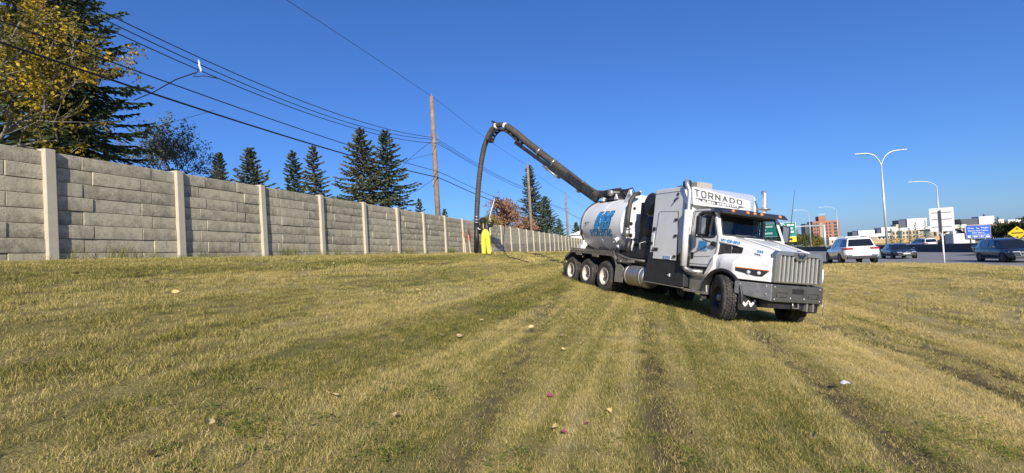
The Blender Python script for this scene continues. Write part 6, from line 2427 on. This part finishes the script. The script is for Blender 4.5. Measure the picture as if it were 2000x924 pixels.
put_text('sign_text', 'Grey', M['sticker'], t, fr(-.82, .50), w=.74, h=.24, offset=.012)
put_text('sign_text', 'Eagle', M['sticker'], t, fr(.80, .50), w=.84, h=.24, offset=.012)
MB().poly([(-.20, -.03, hz + .68), (-.08, -.03, hz + .55), (.20, -.03, hz + .48), (-.02, -.03, hz + .34), (-.12, -.03, hz + .36)]).build('bird_symbol', pm('lilac_symbol', (.55, .42, .60), .5), t)
put_text('sign_text', 'Resort and Casino', M['sticker'], t, fr(0, .16), w=2.3, h=.19, offset=.012)
put_text('sign_text', 'EXIT 800 m', M['sticker'], t, fr(0, -.15), w=1.4, h=.17, offset=.014)
for k, u in enumerate((-1.07, -.36, .36, 1.07)):
    mb = MB()
    v = hz - .63
    if k == 0:
        mb.prism([(u - .20, v + .14), (u + .20, v + .14), (u + .15, v - .15), (u - .15, v - .15)], -.034, -.024)
    elif k == 1:
        mb.prism([(u - .24, v + .1), (u - .05, v + .14), (u - .02, v - .1), (u - .15, v - .14)], -.034, -.024).prism([(u + .03, v + .1), (u + .2, v + .1), (u + .26, v - .02), (u + .18, v - .14), (u + .03, v - .14)], -.034, -.024)
    elif k == 2:
        mb.bx(u - .23, u - .19, -.034, -.024, v - .15, v + .15).bx(u + .19, u + .23, -.034, -.024, v - .15, v + .15).prism([(u - .1, v + .1), (u + .1, v + .1), (u + .08, v - .12), (u - .08, v - .12)], -.034, -.024)
    else:
        mb.prism([(u - .26, v + .02), (u, v + .17), (u + .26, v + .02), (u + .22, v + .0), (u, v + .1), (u - .22, v + .0)], -.034, -.024).bx(u - .24, u + .24, -.034, -.024, v - .15, v - .03)
    mb.build('service_symbol', M['sticker'], t)

dc = Vector((56.95, 52.05, -0.24))
t = thing('warning_sign', 'yellow diamond warning sign near the right edge beyond the barrier', 'sign', (dc.x, dc.y, zxy(dc.x, dc.y)), R(-42))
hz = dc.z - zxy(dc.x, dc.y)
MB().cyl((0, .05, -.2), (0, .05, hz + .5), .04, 8).build('sign_post', pm('brown_sign_post', (.20, .15, .10), .8), t)
MB().prism([(0, hz + .76), (.76, hz), (0, hz - .76), (-.76, hz)], -.015, .015).build('sign_panel', pm('yellow_sign_face', (.80, .55, .01), .5, var=.06), t)
for q, (u, v) in enumerate(((0, .45), (0, -.45))):
    MB().prism([(u - .12, hz + v - .05), (u + .12, hz + v - .05), (u, hz + v + .12)] if q == 0 else [(u - .12, hz + v + .05), (u + .12, hz + v + .05), (u, hz + v - .12)], -.03, -.017).build('sign_symbol', M['ink'], t)
MB().bx(-.45, .45, -.03, -.017, hz - .06, hz + .06).build('sign_symbol', M['ink'], t)

# cantilever gantry with green direction signs
gp0, gp1 = Vector((74.46, 110.01, 2.24)), Vector((60.61, 110.02, 1.95))
gz = zxy(gp0.x, gp0.y)
t = thing('sign_gantry', 'cantilever gantry carrying green direction signs behind the truck cab', 'sign', (gp0.x, gp0.y, gz), 0)
ax_ = (gp1 - gp0)
ax_.z = 0
ln = ax_.length
ax_.normalize()
hz = gp0.z - gz
t.rotation_euler = (0, 0, math.atan2(ax_.y, ax_.x))      # local x runs along the arm, away from the post
MB().cyl((0, 0, -.3), (0, 0, hz + .2), .30, 14, .24).build('gantry_post', M['galv'], t)
MB().cyl((0, 0, hz), (ln, 0, hz + .1), .19, 12, .14).build('gantry_arm', M['galv'], t)
grn = pm('green_sign_face', (.0, .20, .135), .5, var=.06)
sy = .28
for (u0, u1, zt_, zb_, lines) in ((ln - 6.9, ln - 3.7, 1.1, -2.2, (((-.12, .5),), ((.05, .62),), ((-.2, .3), (.22, .22)))), (ln - 3.6, ln + 6.5, 1.0, -2.0, (((.2, .3), (-.18, .22)), ((.1, .45),), ((-.1, .35),)))):
    sp_ = MB().bx(u0, u1, sy, sy + .06, hz + zb_, hz + zt_).build('direction_sign', grn, t)
    cx_, w_ = (u0 + u1) / 2, (u1 - u0)
    for k, q in enumerate(lines):            # legends too far off to read: pale lines of lettering
        zl = hz + zt_ - .6 - .8 * k
        for u, l_ in q:
            MB().bx(cx_ + (u - l_ / 2) * w_, cx_ + (u + l_ / 2) * w_, sy + .06, sy + .075, zl - .2, zl + .2).build('sign_legend', M['sticker'], sp_, bevel=.05)
    for a, b_ in (((u0, zb_), (u1, zb_)), ((u1, zb_), (u1, zt_)), ((u1, zt_), (u0, zt_)), ((u0, zt_), (u0, zb_))):
        MB().tube([(a[0], sy + .065, hz + a[1]), (b_[0], sy + .065, hz + b_[1])], .05, 5).build('sign_border', M['sticker'], sp_)
ex_ = MB().bx(ln - 6.9, ln - 3.7, sy, sy + .06, hz - 3.5, hz - 2.25).build('exit_panel', pm('yellow_exit_panel', (.78, .60, .03), .5), t)
MB().bx(ln - 6.0, ln - 4.6, sy + .06, sy + .075, hz - 3.1, hz - 2.65).build('sign_legend', M['ink'], ex_, bevel=.05)

# ------------------------------------------------------------------ buildings beyond the road (fronts face the road's near end)
RB = math.atan2(NV[1], NV[0])
M['clad_white'] = pm('white_metal_cladding', (.66, .66, .64), .5, var=.04, scale=.3)
M['dark_clad_and_shade'] = pm('dark_cladding_and_shade', (.065, .075, .10), .5, var=.1, scale=.4)  # beside the white roof boxes this colour paints in their shaded left ends
M['stucco'] = pm('beige_stucco', (.50, .42, .30), .8, var=.1, scale=.3)
M['stucco2'] = pm('tan_brick_front', (.40, .30, .20), .8, var=.15, scale=.4)
M['brick'] = pm('red_brick_tower', (.36, .17, .11), .85, var=.12, scale=.3)
M['pane'] = pm('dark_window_pane', (.05, .07, .09), .12, var=.2, coat=.3)
M['pane_light'] = pm('pale_window_pane', (.25, .31, .36), .15, var=.2)


def building(name, label, o, rz, blocks, cat='building'):
    t = thing(name, label, cat, o, rz)
    for nm, x0, x1, y0, y1, z0, z1, mt in blocks:
        MB().bx(x0, x1, y0, y1, z0, z1).build(nm, M[mt], t)
    return t


def windows(t, x0, x1, z0, z1, nx, nz, w, h, y=0., mat='pane', skip=()):
    me_ = None
    fme = None
    for i in range(nx):
        for j in range(nz):
            if (i, j) in skip:
                continue
            cx_ = x0 + (x1 - x0) * (i + .5) / nx
            cz_ = z0 + (z1 - z0) * (j + .5) / nz
            if me_ is None:
                me_ = MB().bx(-w / 2, w / 2, -.12, .02, -h / 2, h / 2).mesh('window')
                me_.materials.append(M[mat])
            q = link('window', me_, t)
            q.location = (cx_, y, cz_)


# long beige and white institute: origin near its left front corner
bo = (242.15, 330.29, -8.60)
g0 = zxy(bo[0], bo[1]) - 5.6
WB = building('institute_building', 'long low white and beige complex with roof boxes whose shaded ends are painted dark across the road', (bo[0], bo[1], g0), RB, [
    ('wing', -26, 14, 0, 18, 0, 9.6, 'stucco'), ('wing', 14, 30, -2, 18, 0, 10.3, 'stucco2'), ('wing', 30, 46, 0, 18, 0, 11.0, 'clad_white'), ('wing', 46, 78, -1, 20, 0, 13.4, 'stucco'),
    ('wing', 78, 96, 1, 20, 0, 13.0, 'stucco2'), ('wing', 96, 128, -1, 22, 0, 13.6, 'stucco'),
    ('parapet', -26, 14.02, -.15, 0, 9.2, 11.0, 'clad_white'), ('parapet', 14, 46, -2.2, -2.0, 9.9, 12.0, 'clad_white'), ('parapet', 46, 128, -1.25, -1.05, 13.0, 15.0, 'clad_white'),
    ('roof_box', 13, 32, 5, 16, 10.3, 14.6, 'clad_white'), ('roof_box', 6.5, 12.9, 6, 15, 10.3, 14.0, 'dark_clad_and_shade'), ('roof_box', 40, 58, 5, 16, 11, 16.0, 'clad_white'), ('roof_box', 36, 39.9, 6, 14, 11, 14.6, 'dark_clad_and_shade'),  # each dark box is a white box's shaded end, done as colour
    ('roof_box', 58.1, 61, 6, 14, 13, 17.6, 'stucco'), ('roof_box', 61.2, 69.9, 6, 15, 13, 20.4, 'dark_clad_and_shade'), ('roof_box', 70, 92, 5, 16, 13, 21.0, 'clad_white'),
    ('roof_box', 104, 107.9, 6, 15, 13, 17.8, 'dark_clad_and_shade'), ('roof_box', 108, 113, 5, 16, 13, 18.4, 'clad_white')])
WB.scale = (.52, 1, 1)
windows(WB, -24, 4, .8, 9.2, 7, 3, 1.7, 1.5, 0, 'pane')
windows(WB, 15, 29, .8, 9.8, 4, 3, 1.5, 1.4, -2, 'pane_light')
windows(WB, 31, 45, .8, 10.6, 3, 3, 2.2, 1.8, 0, 'pane')
windows(WB, 47, 77, 1, 12.8, 8, 4, 1.7, 1.7, -1, 'pane')
windows(WB, 79, 95, 1, 12.4, 4, 4, 1.7, 1.7, 1, 'pane_light')
windows(WB, 97, 127, 1, 13, 8, 4, 1.8, 1.7, -1, 'pane')
for x0, x1, z1, y in ((5.5, 11.5, 9.6, -.1), (53, 58, 13.2, -1.1), (84, 90, 13.0, .9)):
    MB().bx(x0, x1, y - .1, y + .15, .5, z1).build('glazed_bay', pm('teal_curtain_glass', (.08, .16, .18), .1, var=.3, coat=.4), WB)
    for k in range(1, 4):
        MB().bx(x0, x1, y - .16, y - .1, z1 * k / 4 - .1, z1 * k / 4 + .1).build('mullion', M['clad_white'], WB)

bo = (421.39, 420.50, -18.00)
g0 = zxy(bo[0], bo[1]) - 2.0
W2 = building('hilltop_building', 'white flat block with dark end behind the blue sign', (bo[0], bo[1], g0), RB, [
    ('wing', -20, 40, 0, 25, 0, 13.4, 'stucco2'), ('upper_block', 5, 16, 2, 12, 13, 20.4, 'clad_white'), ('upper_block', -8, 4.9, 3, 18, 13, 19.0, 'dark_clad_and_shade'), ('upper_block', 20, 24, 4, 12, 13, 17.0, 'clad_white'), ('upper_block', 27, 36, 4, 12, 12, 16.0, 'clad_white'), ('roof_vent', 11, 12, 6, 7.4, 20, 22.4, 'dark_clad_and_shade')])
windows(W2, -18, 38, 2, 13, 10, 3, 2.6, 1.9, 0, 'pane')
bo = (293.76, 450.35, -10.17)
g0 = zxy(bo[0], bo[1]) - 2.0
RBD = building('brick_tower', 'red brick apartment tower with dark windows and rooftop plant room', (bo[0], bo[1], g0), RB, [
    ('wall', 0, 22.5, 0, 16, 0, 24.6, 'brick'), ('stair_tower', 6.5, 12.5, 3, 12, 24.6, 29.4, 'brick'), ('side_wing', -5.8, -.05, 2, 15, 0, 23.0, 'dark_clad_and_shade'), ('balcony_bay', 5.6, 8.2, -.8, 0, 2, 23, 'stucco2')])
windows(RBD, 10.5, 16, 2, 23.5, 2, 7, 1.3, 1.9, 0, 'pane')
windows(RBD, 16.5, 22, 2, 23.5, 1, 7, 2.9, 2.0, 0, 'pane')
windows(RBD, .5, 5.2, 2, 23.5, 2, 7, 1.3, 1.8, 0, 'pane')
for k in range(8):
    MB().cyl((6.8 + .75 * k, 3.2, 29.4), (6.8 + .75 * k, 3.2, 31.6 + .5 * (k % 3)), .12, 6).build('antenna', M['clad_white'], RBD)

M['roof_grey'] = pm('grey_shingle_roof', (.16, .165, .17), .9, var=.15, scale=.6)
M['siding'] = pm('cream_siding', (.46, .42, .33), .8, var=.08, scale=.4)
for lab, px_o, w_, h_, rf in (('cream house with grey hipped roof right of the blue sign', (171.59, 165.20, -6.46), 13, 5.2, 2.6), ('wide cream house with long grey roof left of the yellow sign', (185.65, 175.23, -7.55), 19, 5.4, 3.4)):
    g0 = zxy(px_o[0], px_o[1]) - 2.8
    t = thing('house', lab, 'house', (px_o[0], px_o[1], g0), RB, 'houses beyond the road')
    MB().bx(0, w_, 0, 9, -.5, h_).build('wall', M['siding'], t)
    MB().loft([[(-.6, -.6, h_), (w_ + .6, -.6, h_), (w_ + .6, 9.6, h_), (-.6, 9.6, h_)], [(3.2, 4.4, h_ + rf), (w_ - 3.2, 4.4, h_ + rf), (w_ - 3.2, 4.6, h_ + rf), (3.2, 4.6, h_ + rf)]], close=True, smooth=False).build('roof', M['roof_grey'], t)
    windows(t, 1, w_ - 1, .8, h_ - .4, int(w_ / 3), 2, 1.4, 1.3, 0)

# wooden fence in front of the institute
fo = (218.81, 250.31, -10.42)
t = thing('board_fence', 'ochre board fence in front of the long white complex', 'fence', (fo[0], fo[1], zxy(fo[0], fo[1])), RB)
M['ochre'] = pm('ochre_fence_boards', (.46, .32, .16), .85, var=.2, scale=.8)
MB().bx(-20, 26, .05, .12, .3, .5).bx(-20, 26, .05, .12, 1.7, 1.9).build('rail', M['ochre'], t)
bm_ = MB().bx(-.55, .55, -.03, .03, 0, 2.4).mesh('board')
bm_.materials.append(M['ochre'])
for k in range(40):
    q = link('board', bm_, t)
    q.location = (-20 + 1.15 * k, 0, 0)

# ------------------------------------------------------------------ trees beyond the road
def far_spruce(label, p, h, r, seed, mat='needle'):
    z = zxy(p[0], p[1])
    spruce(label, (p[0], p[1], z), h, r, seed, nb=44, steps=5, mat=mat, rh=2, tw=.55, wid=.11, group='spruces beyond the road')


for k, (lab, p, h, r) in enumerate((
        ('first dark spruce before the beige front, right of the tall lamp', (156.28, 190.19, -5.26), 6.6, 1.9), ('second slimmer spruce before the beige front', (163.85, 195.19, -5.64), 7.8, 1.7), ('third small spruce before the beige front', (167.96, 195.20, -5.88), 6.6, 1.6),
        ('fourth, fuller spruce before the beige front', (166.39, 190.20, -5.85), 8.8, 2.4), ('fifth spruce, just left of the square sign back', (170.40, 190.20, -6.08), 9.6, 2.3), ('dark spruce left of the blue sign', (145.84, 150.17, -5.13), 7.6, 1.7),
        ('tall spruce beside the cream house, right of the blue sign', (147.76, 140.18, -5.36), 7.4, 1.8), ('slim spruce in front of the wide cream house', (155.29, 145.19, -5.74), 5.8, 1.3), ('slim dark spruce left of the yellow sign', (151.49, 140.18, -5.58), 5.6, 1.3),
        ('dark spruce behind the sign gantry arm', (104.83, 170.16, -4.38), 7.4, 2.2), ('taller dark spruce left of the brick tower', (115.99, 180.18, -5.02), 9.6, 2.6), ('small dark spruce under the gantry arm', (104.13, 165.16, -4.34), 6.0, 2.0))):
    far_spruce(lab, p, h, r, 70 + k)
for lab, p, h, seed, mt, nl in (
        ('golden round tree right of the far wing mirror', (106.17, 175.17, -4.45), 10.5, 81, 'leaf_gold', 650), ('low golden bush left of the gantry post', (99.14, 150.16, -4.40), 5.0, 82, 'leaf_gold', 500),
        ('dull green tree behind the yellow sign', (103.75, 95.12, -3.33), 8.2, 84, 'leaf_green', 1500), ('big olive tree at the right edge', (100.98, 90.12, -3.23), 10.2, 85, 'leaf_green', 1700), ('dark leafy tree between the blue sign and the house', (156.99, 150.19, -5.78), 7.0, 86, 'leaf_green', 700)):
    z = zxy(p[0], p[1])
    broadleaf(lab, (p[0], p[1], z), h, seed, mt, 'bark', .66, nl, .30, 3, .28, kids=5, cluster=3, group='leafy trees beyond the road')
sp = (94.35, 85.00, 2.30)
spruce('tall dark spruce at the right edge of the picture', (sp[0] + 1.6, sp[1], zxy(sp[0], sp[1])), sp[2] - zxy(sp[0], sp[1]) + 1.2, 2.6, 95, nb=60, steps=6, rh=2, tw=.5, wid=.08, group='spruces beyond the road')
# far wooded rise closing the gap between the sign gantry and the tower
mb = MB()
rnd = random.Random(77)
V_, F_ = [], []
c0 = (223.18, 420.34, -10.14)
c1 = (279.09, 420.41, -13.41)
for k in range(5200):
    f = rnd.random()
    p = Vector(c0).lerp(Vector(c1), f * 1.15)
    hgt = (7 + 4 * math.sin(f * 17) * math.sin(f * 41)) * rnd.random() ** .6
    p = Vector((p.x, p.y + rnd.uniform(-6, 30), zxy(p.x, p.y) + hgt))
    s = rnd.uniform(.4, 1.0)
    a = rnd.random() * 6.28
    b = len(V_)
    V_.extend([(p.x - s * math.cos(a), p.y - s * math.sin(a), p.z), (p.x + s * math.cos(a), p.y + s * math.sin(a), p.z), (p.x, p.y, p.z + s * 1.6)])
    F_.append((b, b + 1, b + 2))
me_ = bpy.data.meshes.new('far_wood')
me_.from_pydata(V_, [], F_)
me_.materials.append(M['leaf_green'])
tag(link('far_wood', me_), 'far-off dark wooded rise low behind the sign gantry', 'wood', kind='stuff')
